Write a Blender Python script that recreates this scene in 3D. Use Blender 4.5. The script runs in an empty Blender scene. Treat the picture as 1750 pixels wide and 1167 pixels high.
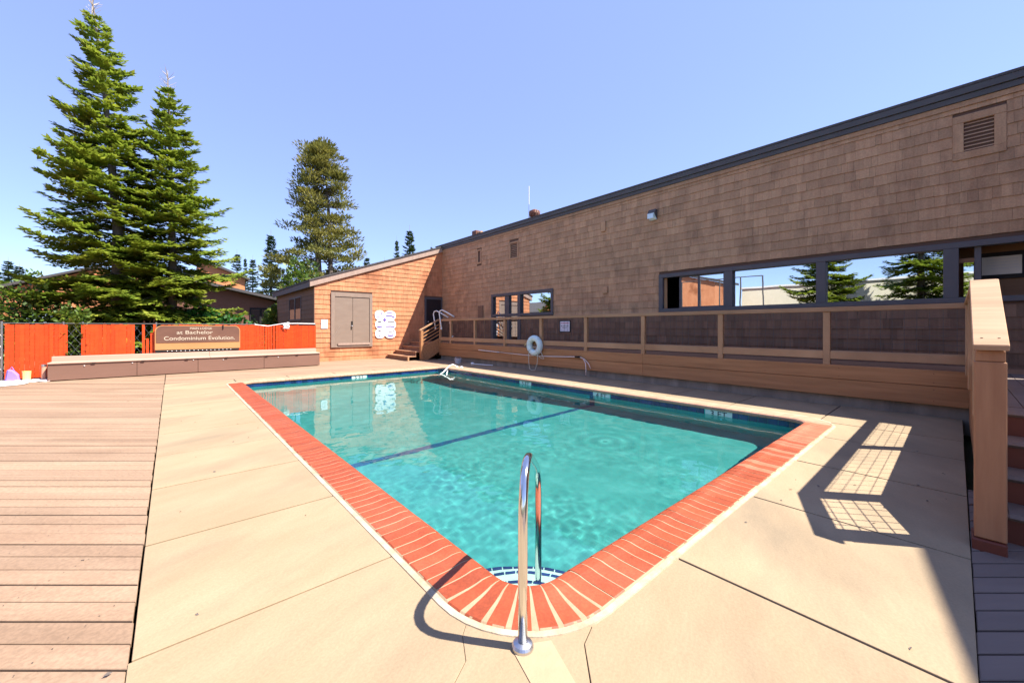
import bpy, math, random
import numpy as np
from mathutils import Vector, Matrix, noise as mnoise

# ------------------------------------------------------------------ camera, sky, sun, exposure
S = bpy.context.scene
COL = S.collection
cam = bpy.data.objects.new('camera', bpy.data.cameras.new('camera'))
COL.objects.link(cam)
S.camera = cam
cam.location = (0, 0, 1.5)
cam.rotation_euler = (math.radians(90), 0, math.radians(-41.2))
cam.data.sensor_width = 36
cam.data.lens = 36 * 665 / 1750
cam.data.shift_y = -(583.5 - 560) / 1750
cam.data.clip_start = 0.02
cam.data.clip_end = 3000

TO_SUN = Vector((.44, -.545, 1)).normalized()
W = bpy.data.worlds.new('World')
S.world = W
W.use_nodes = True
wn = W.node_tree
bg = wn.nodes['Background']
sky = wn.nodes.new('ShaderNodeTexSky')
sky.sky_type = 'NISHITA'
sky.sun_disc = False
sky.sun_elevation = math.asin(TO_SUN.z)
sky.sun_rotation = math.atan2(TO_SUN.x, TO_SUN.y)
sky.altitude = 1800
sky.air_density = 1.0
sky.dust_density = 0.4
sky.ozone_density = 3.0
# a thin even veil of high haze lightens the mountain sky all round
veil = wn.nodes.new('ShaderNodeMix')
veil.data_type = 'RGBA'
veil.inputs[0].default_value = .55
veil.inputs[7].default_value = (1.42, 1.76, 3.75, 1)
wn.links.new(sky.outputs[0], veil.inputs[6])
wn.links.new(veil.outputs[2], bg.inputs['Color'])
bg.inputs['Strength'].default_value = 0.128

sl = bpy.data.lights.new('sun', 'SUN')
sl.energy = 5.0
sl.angle = math.radians(.5)
sl.color = (1, .95, .86)
sl.cycles.is_caustics_light = True
sun = bpy.data.objects.new('sun', sl)
COL.objects.link(sun)
sun.rotation_euler = TO_SUN.to_track_quat('Z', 'Y').to_euler()

S.view_settings.view_transform = 'Standard'
S.view_settings.look = 'None'
S.view_settings.gamma = 1
S.view_settings.use_curve_mapping = False
S.view_settings.exposure = 1.38
S.render.engine = 'CYCLES'
S.cycles.use_denoising = True
S.cycles.max_bounces = 10
S.cycles.transparent_max_bounces = 12
S.cycles.caustics_refractive = True
S.cycles.caustics_reflective = False
S.cycles.sample_clamp_indirect = 6

rnd = random.Random(7)

# ------------------------------------------------------------------ helpers
ORG = {}


def tag(o, label=None, cat=None, group=None, kind=None):
    if label: o['label'] = label
    if cat: o['category'] = cat
    if group: o['group'] = group
    if kind: o['kind'] = kind
    return o


def thing(name, loc, label, cat, group=None):
    o = bpy.data.objects.new(name, None)
    COL.objects.link(o)
    o.location = loc
    o.empty_display_size = .2
    ORG[o.name] = Vector(loc)
    return tag(o, label, cat, group)


def struct(name, loc=(0, 0, 0)):
    o = bpy.data.objects.new(name, None)
    COL.objects.link(o)
    o.location = loc
    ORG[o.name] = Vector(loc)
    o['kind'] = 'structure'
    return o


class MB:
    """collects polygons (world coordinates) for ONE mesh object"""

    def __init__(s):
        s.v, s.f = [], []

    def add(s, vs, fs):
        n = len(s.v)
        s.v += [tuple(p) for p in vs]
        s.f += [tuple(i + n for i in f) for f in fs]
        return s

    def box(s, x0, x1, y0, y1, z0, z1):
        return s.add([(x0, y0, z0), (x1, y0, z0), (x1, y1, z0), (x0, y1, z0), (x0, y0, z1), (x1, y0, z1), (x1, y1, z1), (x0, y1, z1)],
                     [(3, 2, 1, 0), (4, 5, 6, 7), (0, 1, 5, 4), (1, 2, 6, 5), (2, 3, 7, 6), (3, 0, 4, 7)])

    def prism(s, poly, z0, z1):
        """horizontal polygon (counter-clockwise) extruded in z"""
        n = len(poly)
        vs = [(x, y, z0) for x, y in poly] + [(x, y, z1) for x, y in poly]
        fs = [tuple(range(n - 1, -1, -1)), tuple(range(n, 2 * n))] + [(i, (i + 1) % n, (i + 1) % n + n, i + n) for i in range(n)]
        return s.add(vs, fs)

    def ext(s, poly, d):
        """3-D polygon extruded along the vector d"""
        n = len(poly)
        d = Vector(d)
        vs = [Vector(p) for p in poly] + [Vector(p) + d for p in poly]
        nrm = Vector((0, 0, 0))
        for i in range(n):
            nrm += vs[i].cross(vs[(i + 1) % n])
        fs = [tuple(range(n - 1, -1, -1)), tuple(range(n, 2 * n))] + [(i, (i + 1) % n, (i + 1) % n + n, i + n) for i in range(n)]
        if nrm.dot(d) < 0:
            fs = [f[::-1] for f in fs]
        return s.add(vs, fs)

    def bar(s, a, b, w, h, up=(0, 0, 1)):
        """rectangular bar from a to b, w across, h in the up direction"""
        a, b = Vector(a), Vector(b)
        t = (b - a).normalized()
        u = Vector(up)
        sd = t.cross(u).normalized()
        u = sd.cross(t)
        q = [a + sd * i * w / 2 + u * j * h / 2 for i, j in ((-1, -1), (1, -1), (1, 1), (-1, 1))]
        return s.ext(q, b - a)

    def tube(s, pts, r, n=8, caps=True):
        pts = [Vector(p) for p in pts]
        rr = r if isinstance(r, (list, tuple)) else [r] * len(pts)
        base = len(s.v)
        t0 = (pts[1] - pts[0]).normalized()
        ref = Vector((0, 0, 1)) if abs(t0.z) < .9 else Vector((1, 0, 0))
        u = t0.cross(ref).normalized()
        for i, p in enumerate(pts):
            t = (pts[min(i + 1, len(pts) - 1)] - pts[max(i - 1, 0)]).normalized()
            u = (u - t * u.dot(t)).normalized()
            w = t.cross(u)
            for k in range(n):
                a = 2 * math.pi * k / n
                s.v.append(tuple(p + (u * math.cos(a) + w * math.sin(a)) * rr[i]))
        for i in range(len(pts) - 1):
            for k in range(n):
                a, b = base + i * n + k, base + i * n + (k + 1) % n
                s.f.append((a, b, b + n, a + n))
        if caps:
            s.f.append(tuple(base + k for k in range(n - 1, -1, -1)))
            s.f.append(tuple(base + (len(pts) - 1) * n + k for k in range(n)))
        return s

    def torus(s, c, R, r, ax, n=36, m=12):
        c, ax = Vector(c), Vector(ax).normalized()
        u = ax.orthogonal().normalized()
        w = ax.cross(u)
        b = len(s.v)
        for i in range(n):
            a = 2 * math.pi * i / n
            d = u * math.cos(a) + w * math.sin(a)
            for k in range(m):
                e = 2 * math.pi * k / m
                s.v.append(tuple(c + d * (R + r * math.cos(e)) + ax * r * math.sin(e)))
        for i in range(n):
            for k in range(m):
                p = lambda i, k: b + (i % n) * m + k % m
                s.f.append((p(i, k), p(i + 1, k), p(i + 1, k + 1), p(i, k + 1)))
        return s

    def lathe(s, c, prof, n=16):
        """prof: (radius, z) list, round the vertical through c"""
        b = len(s.v)
        for r, z in prof:
            for k in range(n):
                a = 2 * math.pi * k / n
                s.v.append((c[0] + r * math.cos(a), c[1] + r * math.sin(a), c[2] + z))
        for i in range(len(prof) - 1):
            for k in range(n):
                s.f.append((b + i * n + k, b + i * n + (k + 1) % n, b + (i + 1) * n + (k + 1) % n, b + (i + 1) * n + k))
        s.f.append(tuple(b + (len(prof) - 1) * n + k for k in range(n)))
        s.f.append(tuple(b + k for k in range(n - 1, -1, -1)))
        return s

    def build(s, name, mat, parent=None, smooth=False, bevel=0, kind=None, label=None):
        org = Vector((0, 0, 0))
        if parent is not None:
            org = ORG[parent.name]
        me = bpy.data.meshes.new(name)
        me.from_pydata([tuple(Vector(p) - org) for p in s.v], [], s.f)
        me.materials.append(mat)
        if smooth:
            me.polygons.foreach_set('use_smooth', [True] * len(me.polygons))
        me.update()
        o = bpy.data.objects.new(name, me)
        COL.objects.link(o)
        if parent is not None:
            o.parent = parent
        ORG[o.name] = org
        if bevel:
            m = o.modifiers.new('bevel', 'BEVEL')
            m.width = bevel
            m.segments = 1
            m.limit_method = 'ANGLE'
        if kind: o['kind'] = kind
        if label: o['label'] = label
        return o


def text_part(name, txt, size, loc, rot, mat, parent, depth=.002, align='CENTER', sx=1.0):
    cu = bpy.data.curves.new(name, 'FONT')
    cu.body = txt
    cu.size = size
    cu.extrude = depth
    cu.align_x = align
    cu.align_y = 'CENTER'
    tmp = bpy.data.objects.new(name + '_tmp', cu)
    me = bpy.data.meshes.new_from_object(tmp)
    me.name = name
    bpy.data.objects.remove(tmp)
    me.materials.clear()
    me.materials.append(mat)
    o = bpy.data.objects.new(name, me)
    COL.objects.link(o)
    o.parent = parent
    o.location = Vector(loc) - ORG[parent.name]
    o.rotation_euler = rot
    o.scale = (sx, 1, 1)
    ORG[o.name] = Vector(loc)
    return o


FACE_S = (math.pi / 2, 0, 0)              # on a wall that faces -Y
FACE_W = (math.pi / 2, 0, -math.pi / 2)   # on a wall that faces -X


def clip(poly, a, b, c):
    """keep a*x+b*y<=c"""
    out = []
    for i in range(len(poly)):
        p, q = poly[i], poly[(i + 1) % len(poly)]
        dp, dq = a * p[0] + b * p[1] - c, a * q[0] + b * q[1] - c
        if dp <= 0: out.append(p)
        if dp * dq < 0:
            t = dp / (dp - dq)
            out.append((p[0] + (q[0] - p[0]) * t, p[1] + (q[1] - p[1]) * t))
    return out


# ------------------------------------------------------------------ materials
MATS = {}


def mk(name, c1, c2=None, scale=3.0, stretch=(1, 1, 1), rotz=0, rough=.7, island=0.0, bump=.0, bscale=60.0, metal=0.0,
       spec=.4, c3=None, s3=.6, lo=.35, hi=.65, lo3=.5, hi3=.75, transl=0.0, bstretch=None, f3=1.0, detail=6, speck=0.0, sscale=90):
    m = bpy.data.materials.new(name)
    m.use_nodes = True
    nt = m.node_tree
    N, L = nt.nodes, nt.links
    P = N['Principled BSDF']
    P.inputs['Roughness'].default_value = rough
    P.inputs['Metallic'].default_value = metal
    P.inputs['Specular IOR Level'].default_value = spec
    geo = N.new('ShaderNodeNewGeometry')
    oi = N.new('ShaderNodeObjectInfo')

    def mapped(st, sc):
        mp = N.new('ShaderNodeMapping')
        mp.vector_type = 'TEXTURE'
        mp.inputs['Rotation'].default_value = (0, 0, rotz)
        mp.inputs['Scale'].default_value = st
        L.new(geo.outputs['Position'], mp.inputs['Vector'])
        n = N.new('ShaderNodeTexNoise')
        n.inputs['Scale'].default_value = sc
        n.inputs['Detail'].default_value = detail
        n.inputs['Roughness'].default_value = .62
        L.new(mp.outputs[0], n.inputs['Vector'])
        return n

    def ramp(fac, a, b):
        r = N.new('ShaderNodeMapRange')
        r.inputs['From Min'].default_value = a
        r.inputs['From Max'].default_value = b
        L.new(fac, r.inputs['Value'])
        return r.outputs[0]

    def mix(f, a, b, mode='MIX'):
        x = N.new('ShaderNodeMix')
        x.data_type = 'RGBA'
        x.blend_type = mode
        for sock, val in ((x.inputs[0], f), (x.inputs[6], a), (x.inputs[7], b)):
            if isinstance(val, (int, float)): sock.default_value = val
            elif isinstance(val, tuple): sock.default_value = (*val, 1)
            else: L.new(val, sock)
        return x.outputs[2]

    col = None
    if c2 is not None:
        n1 = mapped(stretch, scale)
        col = mix(ramp(n1.outputs[0], lo, hi), c1, c2)
    if c3 is not None:
        n3 = mapped(bstretch or (1, 1, 1), s3)
        fm = N.new('ShaderNodeMath')
        fm.operation = 'MULTIPLY'
        fm.inputs[1].default_value = f3
        L.new(ramp(n3.outputs[0], lo3, hi3), fm.inputs[0])
        col = mix(fm.outputs[0], col if col is not None else c1, c3)
    if speck:
        ns = mapped((1, 1, 1), sscale)
        ms_ = N.new('ShaderNodeMapRange')
        ms_.inputs['From Min'].default_value = .38
        ms_.inputs['From Max'].default_value = .62
        ms_.inputs['To Min'].default_value = 1 - speck
        ms_.inputs['To Max'].default_value = 1 + speck * .5
        L.new(ns.outputs[0], ms_.inputs['Value'])
        cs_ = N.new('ShaderNodeCombineColor')
        for i in range(3): L.new(ms_.outputs[0], cs_.inputs[i])
        col = mix(1.0, col if col is not None else c1, cs_.outputs[0], 'MULTIPLY')
    if island:
        ad = N.new('ShaderNodeMath')
        ad.operation = 'ADD'
        L.new(oi.outputs['Random'], ad.inputs[0])
        L.new(geo.outputs['Random Per Island'], ad.inputs[1])
        fr = N.new('ShaderNodeMath')
        fr.operation = 'FRACT'
        L.new(ad.outputs[0], fr.inputs[0])
        mr = N.new('ShaderNodeMapRange')
        mr.inputs['To Min'].default_value = 1 - island
        mr.inputs['To Max'].default_value = 1 + island * .6
        L.new(fr.outputs[0], mr.inputs['Value'])
        cc = N.new('ShaderNodeCombineColor')
        for i in range(3): L.new(mr.outputs[0], cc.inputs[i])
        col = mix(1.0, col if col is not None else c1, cc.outputs[0], 'MULTIPLY')
    if col is None: P.inputs['Base Color'].default_value = (*c1, 1)
    else: L.new(col, P.inputs['Base Color'])
    if bump:
        nb = mapped(stretch, bscale)
        b = N.new('ShaderNodeBump')
        b.inputs['Strength'].default_value = bump
        b.inputs['Distance'].default_value = .01
        L.new(nb.outputs[0], b.inputs['Height'])
        L.new(b.outputs[0], P.inputs['Normal'])
    if transl:
        tr = N.new('ShaderNodeBsdfTranslucent')
        if col is None: tr.inputs[0].default_value = (*c1, 1)
        else: L.new(col, tr.inputs[0])
        ms = N.new('ShaderNodeMixShader')
        ms.inputs[0].default_value = transl
        L.new(P.outputs[0], ms.inputs[1])
        L.new(tr.outputs[0], ms.inputs[2])
        L.new(ms.outputs[0], N['Material Output'].inputs[0])
    MATS[name] = m
    return m


R_ANG = math.radians(-41.2)          # direction the deck boards run in
concrete = mk('deck_concrete', (.30, .212, .124), (.345, .248, .150), 2.2, (2.2, 1, 1), .35, rough=.85, bump=.25, bscale=25, c3=(.20, .153, .098), s3=.9, bstretch=(2.2, 1, 1), lo3=.46, hi3=.78, island=.07, speck=.07, sscale=70)
concrete_light = mk('patched_concrete', (.35, .248, .148), (.385, .28, .172), 4, rough=.85, bump=.25, bscale=30, island=.03)
found = mk('foundation_concrete', (.27, .235, .19), (.17, .15, .125), 2.5, (1, 1, 3.5), rough=.9, bump=.3, bscale=30, c3=(.34, .30, .25), s3=3, bstretch=(1, 1, 4))
joint = mk('joint_filler', (.055, .042, .032), rough=.95)
deckwood = mk('deck_wood', (.325, .215, .138), (.28, .18, .113), 2.5, (9, .7, 1), R_ANG, rough=.75, island=.13, bump=.35, bscale=14, c3=(.215, .13, .078), s3=1.3, bstretch=(3, 1, 1), lo3=.48, hi3=.78, speck=.14, sscale=45)
shadewood = mk('shaded_deck_wood', (.19, .14, .115), (.15, .11, .09), 2.5, (9, .7, 1), R_ANG, rough=.7, island=.12, bump=.35, bscale=14)  # deck wood copy, shade of the landing and treads put into its darker tone
brick_m = mk('red_coping_brick', (.35, .068, .024), (.285, .054, .018), 5, rough=.55, island=.16, bump=.15, bscale=60, c3=(.46, .12, .065), s3=1.1, lo3=.5, hi3=.85, f3=.6, speck=.15, sscale=60)
brick_mid = mk('salmon_coping_brick', (.48, .14, .075), (.42, .11, .055), 5, rough=.6, island=.12, bump=.15)  # salmon tone, mixed in towards the right end of the near run
brick_pale = mk('pale_coping_brick', (.50, .28, .18), (.45, .235, .15), 3, rough=.7, island=.1, bump=.15)  # paler tone for the far and right-hand runs
mortar = mk('pale_mortar', (.38, .27, .165), (.32, .22, .13), 8, rough=.9, bump=.3, bscale=80)
white_line = mk('white_deck_seal', (.45, .38, .28), (.33, .25, .16), 6, rough=.8, bump=.4, bscale=60)
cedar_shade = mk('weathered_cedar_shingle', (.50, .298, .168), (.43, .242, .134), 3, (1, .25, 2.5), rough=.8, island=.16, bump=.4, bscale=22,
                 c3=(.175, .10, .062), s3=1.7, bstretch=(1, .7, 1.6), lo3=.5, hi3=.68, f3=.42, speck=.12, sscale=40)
cedar_dark = mk('dark_cedar_shingle', (.205, .115, .07), (.165, .088, .053), 3, (1, .25, 2.5), rough=.75, island=.25, bump=.5, bscale=22)  # darker tone for the low lodge courses and the pool house side
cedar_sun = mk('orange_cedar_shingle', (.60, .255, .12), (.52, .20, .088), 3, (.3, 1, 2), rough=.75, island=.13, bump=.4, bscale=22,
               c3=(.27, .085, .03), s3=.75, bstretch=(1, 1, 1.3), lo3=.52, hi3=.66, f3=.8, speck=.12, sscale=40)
wall_back = mk('wall_sheathing', (.12, .07, .05), rough=.9)
trim_grey = mk('grey_window_trim', (.10, .09, .095), (.085, .078, .085), 4, rough=.6, bump=.1)
fascia_dark = mk('dark_roof_fascia', (.085, .08, .08), (.07, .065, .065), 3, rough=.6, bump=.15, bscale=20)
fascia_tan = mk('tan_roof_fascia', (.40, .28, .22), (.33, .23, .18), 3, (.3, 1, 1), rough=.7, bump=.15)
roofing = mk('asphalt_roofing', (.06, .055, .055), (.09, .08, .08), 20, rough=.9, bump=.4)
newel_wood = mk('orange_newel_wood', (.39, .185, .088), (.30, .13, .06), 5, (.5, .5, 6), rough=.6, bump=.2)
rail_wood = mk('stained_rail_wood', (.46, .265, .145), (.35, .19, .095), 5, (.4, 6, 6), rough=.6, island=.12, bump=.3, bscale=14, c3=(.30, .17, .09), s3=1.2, lo3=.55, hi3=.75, f3=.6)
fascia_wood = mk('walkway_fascia_wood', (.45, .215, .092), (.33, .15, .062), 5, (.4, 8, .5), rough=.6, island=.08, bump=.2, bscale=12)
stair_wood = mk('stair_wood', (.38, .20, .11), (.31, .15, .08), 2, (1, 4, 1), rough=.6, island=.1, bump=.2)
riser_red = mk('redwood_riser', (.15, .035, .018), (.11, .026, .014), 2, (1, 4, 1), rough=.55, island=.1)
bench_wood = mk('bench_wood', (.235, .125, .088), (.20, .105, .072), 2, (4, 1, 1), rough=.6, island=.1, bump=.12)
bench_top = mk('bench_top_wood', (.50, .33, .25), (.43, .27, .2), 2, (4, 1, 1), rough=.7, island=.08, bump=.15)
door_m = mk('taupe_door_paint', (.26, .19, .145), (.23, .165, .125), 1.5, (1, 1, .3), rough=.55, bump=.06)
doorframe_m = mk('taupe_frame_paint', (.29, .21, .16), (.25, .18, .14), 4, rough=.6, bump=.1)
black_m = mk('dark_interior', (.012, .010, .010), rough=.8)
dark_door_m = mk('dark_door_paint', (.015, .014, .018), rough=.35)
orange = mk('orange_plastic_slat', (.78, .085, .012), (.70, .065, .008), 5, (1, 1, .3), rough=.45, island=.14, transl=.22)
steel = mk('galvanised_steel', (.55, .55, .56), rough=.35, metal=1.0)
chrome = mk('polished_steel', (.72, .71, .69), rough=.13, metal=1.0)
white_paint = mk('white_paint', (.80, .80, .79), (.74, .74, .73), 8, rough=.4)
sign_white = mk('sign_white', (.80, .78, .82), rough=.4)
purple = mk('purple_print', (.16, .10, .42), rough=.5)
darkprint = mk('dark_print', (.05, .045, .06), rough=.5)
redprint = mk('red_print', (.70, .20, .22), rough=.5)
sign_brown = mk('sign_brown_wood', (.17, .08, .05), (.12, .055, .036), 3, (4, 1, 1), rough=.6, bump=.2)
sign_tan = mk('sign_tan_wood', (.46, .235, .09), (.40, .20, .075), 3, (4, 1, 1), rough=.6, bump=.1)
cream_m = mk('cream_stucco', (.74, .68, .52), (.70, .64, .48), 2, rough=.9)
ring_m = mk('ring_buoy_foam', (.66, .80, .80), (.60, .75, .76), 4, rough=.5, bump=.08)
rope_m = mk('pale_rope', (.60, .56, .44), (.5, .46, .35), 60, rough=.9, bump=.4, bscale=200)
pole_m = mk('pink_aluminium_pole', (.75, .62, .55), rough=.4, metal=.3)
navy = mk('navy_glazed_tile', (.012, .028, .10), (.016, .042, .16), 9, rough=.15, island=.4, spec=.6)
tile_white = mk('marker_tile', (.62, .68, .64), rough=.25)
grey_plastic = mk('grey_plastic', (.45, .45, .47), rough=.5)
rust = mk('rusty_metal', (.20, .075, .04), (.12, .05, .03), 6, rough=.6, bump=.2)
bark = mk('grey_bark', (.16, .13, .11), (.09, .07, .06), 12, (1, 1, 4), rough=.9, bump=.7, bscale=30)
barewood = mk('bare_twig', (.50, .42, .34), rough=.8)
needle_y = mk('fir_needles', (.28, .335, .034), (.155, .235, .028), 1.6, rough=.5, island=.3, transl=.46, c3=(.37, .37, .05), s3=2.5, lo3=.52, hi3=.7, spec=.3)
needle_d = mk('spruce_needles', (.075, .115, .03), (.045, .085, .028), 1.0, rough=.55, island=.35, transl=.2, spec=.3)
needle_p = mk('pine_needles', (.29, .255, .055), (.14, .155, .04), .5, rough=.55, island=.3, transl=.3, spec=.3)
leaf_m = mk('shrub_leaves', (.13, .19, .02), (.06, .12, .02), 2.0, rough=.45, island=.4, transl=.35, c3=(.24, .20, .03), s3=1.2, lo3=.55, hi3=.7)
leaf_g = mk('green_shrub_leaves', (.05, .17, .03), (.03, .10, .02), 3.0, rough=.4, island=.4, transl=.35)
house_brown = mk('brown_house_siding', (.17, .075, .05), (.14, .06, .04), 2, (1, 1, .1), rough=.8, bump=.2)
house_orange = mk('orange_house_siding', (.60, .24, .10), (.54, .20, .08), 2, (1, 1, .2), rough=.8, bump=.2)
ground_m = mk('forest_soil', (.12, .095, .06), (.08, .09, .035), 1.5, rough=.95, bump=.5, bscale=8)
plaster = mk('pool_plaster', (.055, .31, .285), (.038, .265, .245), 1.6, rough=.8, c3=(.085, .37, .345), s3=3.0, lo3=.5, hi3=.75, detail=8)
plaster_step = mk('pool_step_plaster', (.55, .72, .62), (.48, .66, .57), 3, rough=.8)
lane_m = mk('lane_tile', (.008, .07, .15), (.012, .10, .20), 8, rough=.3)
cloth_m = mk('white_cloth', (.80, .79, .78), (.72, .70, .72), 4, rough=.9)
purple_cloth = mk('purple_cloth', (.26, .17, .50), rough=.9)
yellow_cup = mk('yellow_plastic', (.75, .60, .22), rough=.5)
terracotta = mk('terracotta_pipe', (.60, .30, .20), rough=.7)
poster_m = mk('poster_paper', (.62, .58, .50), (.56, .52, .45), 3, rough=.7)
brown_inside = mk('brown_plywood', (.20, .105, .05), (.16, .08, .04), 2, (1, 3, .5), rough=.7)
lamp_glass = mk('lamp_lens', (.62, .76, .85), rough=.2)


def glass_pane_mat(name, refl, tint=(.9, .95, 1.0), through=(.35, .38, .4)):
    m = bpy.data.materials.new(name)
    m.use_nodes = True
    N, L = m.node_tree.nodes, m.node_tree.links
    g = N.new('ShaderNodeBsdfGlossy')
    g.inputs['Color'].default_value = (*tint, 1)
    g.inputs['Roughness'].default_value = .0
    t = N.new('ShaderNodeBsdfTransparent')
    t.inputs['Color'].default_value = (*through, 1)
    nz = N.new('ShaderNodeTexNoise')
    nz.inputs['Scale'].default_value = .9
    geo = N.new('ShaderNodeNewGeometry')
    L.new(geo.outputs['Position'], nz.inputs['Vector'])
    b = N.new('ShaderNodeBump')
    b.inputs['Strength'].default_value = .06
    b.inputs['Distance'].default_value = .02
    L.new(nz.outputs[0], b.inputs['Height'])
    L.new(b.outputs[0], g.inputs['Normal'])
    x = N.new('ShaderNodeMixShader')
    x.inputs[0].default_value = refl
    L.new(t.outputs[0], x.inputs[1])
    L.new(g.outputs[0], x.inputs[2])
    L.new(x.outputs[0], N['Material Output'].inputs[0])
    return m


pane_m = glass_pane_mat('coated_window_glass', .72)

water_m = bpy.data.materials.new('pool_water')
water_m.use_nodes = True
_n = water_m.node_tree
_g = _n.nodes.new('ShaderNodeBsdfGlass')
_g.inputs['IOR'].default_value = 1.333
_g.inputs['Roughness'].default_value = 0
_g.inputs['Color'].default_value = (.90, .995, .985, 1)
_n.links.new(_g.outputs[0], _n.nodes['Material Output'].inputs[0])

# ------------------------------------------------------------------ ground
mb = MB()
a, b, c, d = .6, 8.6, .6, 13.9
G = 900
mb.add([(-G, -G, -.35), (G, -G, -.35), (G, G, -.35), (-G, G, -.35), (a, c, -.35), (b, c, -.35), (b, d, -.35), (a, d, -.35)],
       [(0, 1, 5, 4), (1, 2, 6, 5), (2, 3, 7, 6), (3, 0, 4, 7)])
ground = mb.build('ground', ground_m, kind='structure')

# ------------------------------------------------------------------ pool
PX0, PX1, PY0, PY1, PR = 1.45, 7.75, 1.56, 12.95, .28
WZ = -.145


def outline(off, n=10):
    """rounded pool outline grown by off, counter-clockwise, as (x, y)"""
    r = PR + off
    out = []
    for cx, cy, a0 in ((PX0 + PR, PY0 + PR, 180), (PX1 - PR, PY0 + PR, 270), (PX1 - PR, PY1 - PR, 0), (PX0 + PR, PY1 - PR, 90)):
        for i in range(n + 1):
            an = math.radians(a0 + 90 * i / n)
            out.append((cx + r * math.cos(an), cy + r * math.sin(an)))
    return out


def floor_z(y):
    if y < 5.87: return WZ - 1.0 - .2 * (y - PY0) / (5.87 - PY0)
    return WZ - 1.2 - .75 * min(1, (y - 5.87) / 5.0)


pool = struct('pool_basin', (0, 0, -1.5))
mb = MB()
o_ = outline(0)
n = len(o_)
mb.add([(x, y, -.055) for x, y in o_] + [(x, y, -2.3) for x, y in o_], [((i + 1) % n, i, i + n, (i + 1) % n + n) for i in range(n)])
plaster_wall = mk('pool_wall_plaster', (.085, .52, .48), (.06, .46, .43), 1.6, rough=.8)  # lighter copy of the plaster, colour brightens the seldom lit walls
wallp = mb.build('pool_wall', plaster_wall, pool, smooth=True)
mb = MB()
ys = [1.3, 5.87, 7.5, 9.2, 10.87, 13.2]
mb.add([p for y in ys for p in ((1.2, y, floor_z(y)), (8.0, y, floor_z(y)))], [(2 * i, 2 * i + 1, 2 * i + 3, 2 * i + 2) for i in range(len(ys) - 1)])
floorp = mb.build('pool_floor', plaster, pool)
mb = MB()
mb.box(PX0, PX1, 5.80, 5.95, floor_z(5.87) - .05, floor_z(5.87) + .006)
mb.box(PX0, PX0 + .006, 5.80, 5.95, -1.4, -.22)
mb.box(PX1 - .006, PX1, 5.80, 5.95, -1.4, -.22)
lane = mb.build('depth_break_line', lane_m, pool)
receivers = [wallp, floorp, lane]
# corner steps with tiled noses
for k, (r, z) in enumerate(((1.05, -.78), (.78, -.52), (.50, -.30))):
    mb = MB()
    cx, cy = PX0 + .02, PY0 + .02
    pts = [(cx, cy)] + [(cx + r * math.cos(t), cy + r * math.sin(t)) for t in [math.pi / 2 * i / 16 for i in range(17)]]
    mb.prism(pts, -1.4, z)
    st = mb.build('pool_step', plaster_step, pool)
    receivers.append(st)
    nt_ = int(r * math.pi / 2 / .085)
    for i in range(nt_):
        a0, a1 = math.pi / 2 * (i + .06) / nt_, math.pi / 2 * (i + .94) / nt_
        mb = MB()
        q = [(cx + rr * math.cos(t), cy + rr * math.sin(t)) for rr, t in ((r + .004, a0), (r + .004, a1), (r - .024, a1), (r - .024, a0))]
        mb.prism(q, z - .05, z + .006)
        receivers.append(mb.build('nose_tile', navy, st))
# waterline tiles
markers = {'E': [(2.95, '3 FT'), (5.6, '4 FT'), (8.25, '5 FT')], 'N': [(4.65, '5 FT')]}
tl = .152


def wtile(x0, x1, y0, y1):
    mb = MB().box(x0, x1, y0, y1, -.055 - .15, -.057)
    t = mb.build('waterline_tile', navy, pool)
    receivers.append(t)


y = PY0 + PR
while y < PY1 - PR:
    if not any(abs(y + tl / 2 - m) < .25 for m, _ in markers['E']): wtile(PX1 - .008, PX1 + .02, y + .003, y + tl - .003)
    y += tl
x = PX0 + PR
while x < PX1 - PR:
    if not any(abs(x + tl / 2 - m) < .25 for m, _ in markers['N']): wtile(x + .003, x + tl - .003, PY1 - .008, PY1 + .02)
    x += tl
for side in ((-1, PY0 + PR, PY1 - PR), (0, PX0 + PR, PX1 - PR)):
    mb = MB()
    t = side[1]
    while t < side[2]:
        if side[0] == -1: mb.box(PX0 - .02, PX0 + .008, t + .003, t + tl - .003, -.205, -.057)
        else: mb.box(t + .003, t + tl - .003, PY0 - .02, PY0 + .008, -.205, -.057)
        t += tl
    receivers.append(mb.build('waterline_tile', navy, pool, kind='stuff'))
for cx, cy, a0 in ((PX1 - PR, PY0 + PR, 270), (PX1 - PR, PY1 - PR, 0), (PX0 + PR, PY1 - PR, 90)):
    for i in range(5):
        a, b = math.radians(a0 + 18 * i + .5), math.radians(a0 + 18 * i + 17.5)
        q = [(cx + r * math.cos(t), cy + r * math.sin(t)) for r, t in ((PR - .008, a), (PR + .02, a), (PR + .02, b), (PR - .008, b))]
        receivers.append(MB().prism(q, -.205, -.057).build('waterline_tile', navy, pool))
for m, s_ in markers['E']:
    t = MB().box(PX1 - .009, PX1 + .02, m - .24, m + .24, -.205, -.057).build('depth_marker', tile_white, pool)
    text_part('depth_number', s_, .15, (PX1 - .011, m, -.131), FACE_W, darkprint, t, sx=1.1)
for m, s_ in markers['N']:
    t = MB().box(m - .24, m + .24, PY1 - .009, PY1 + .02, -.205, -.057).build('depth_marker', tile_white, pool)
    text_part('depth_number', s_, .15, (m, PY1 - .011, -.131), FACE_S, darkprint, t, sx=1.1)
for r_ in receivers: r_.cycles.is_caustics_receiver = True

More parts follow.
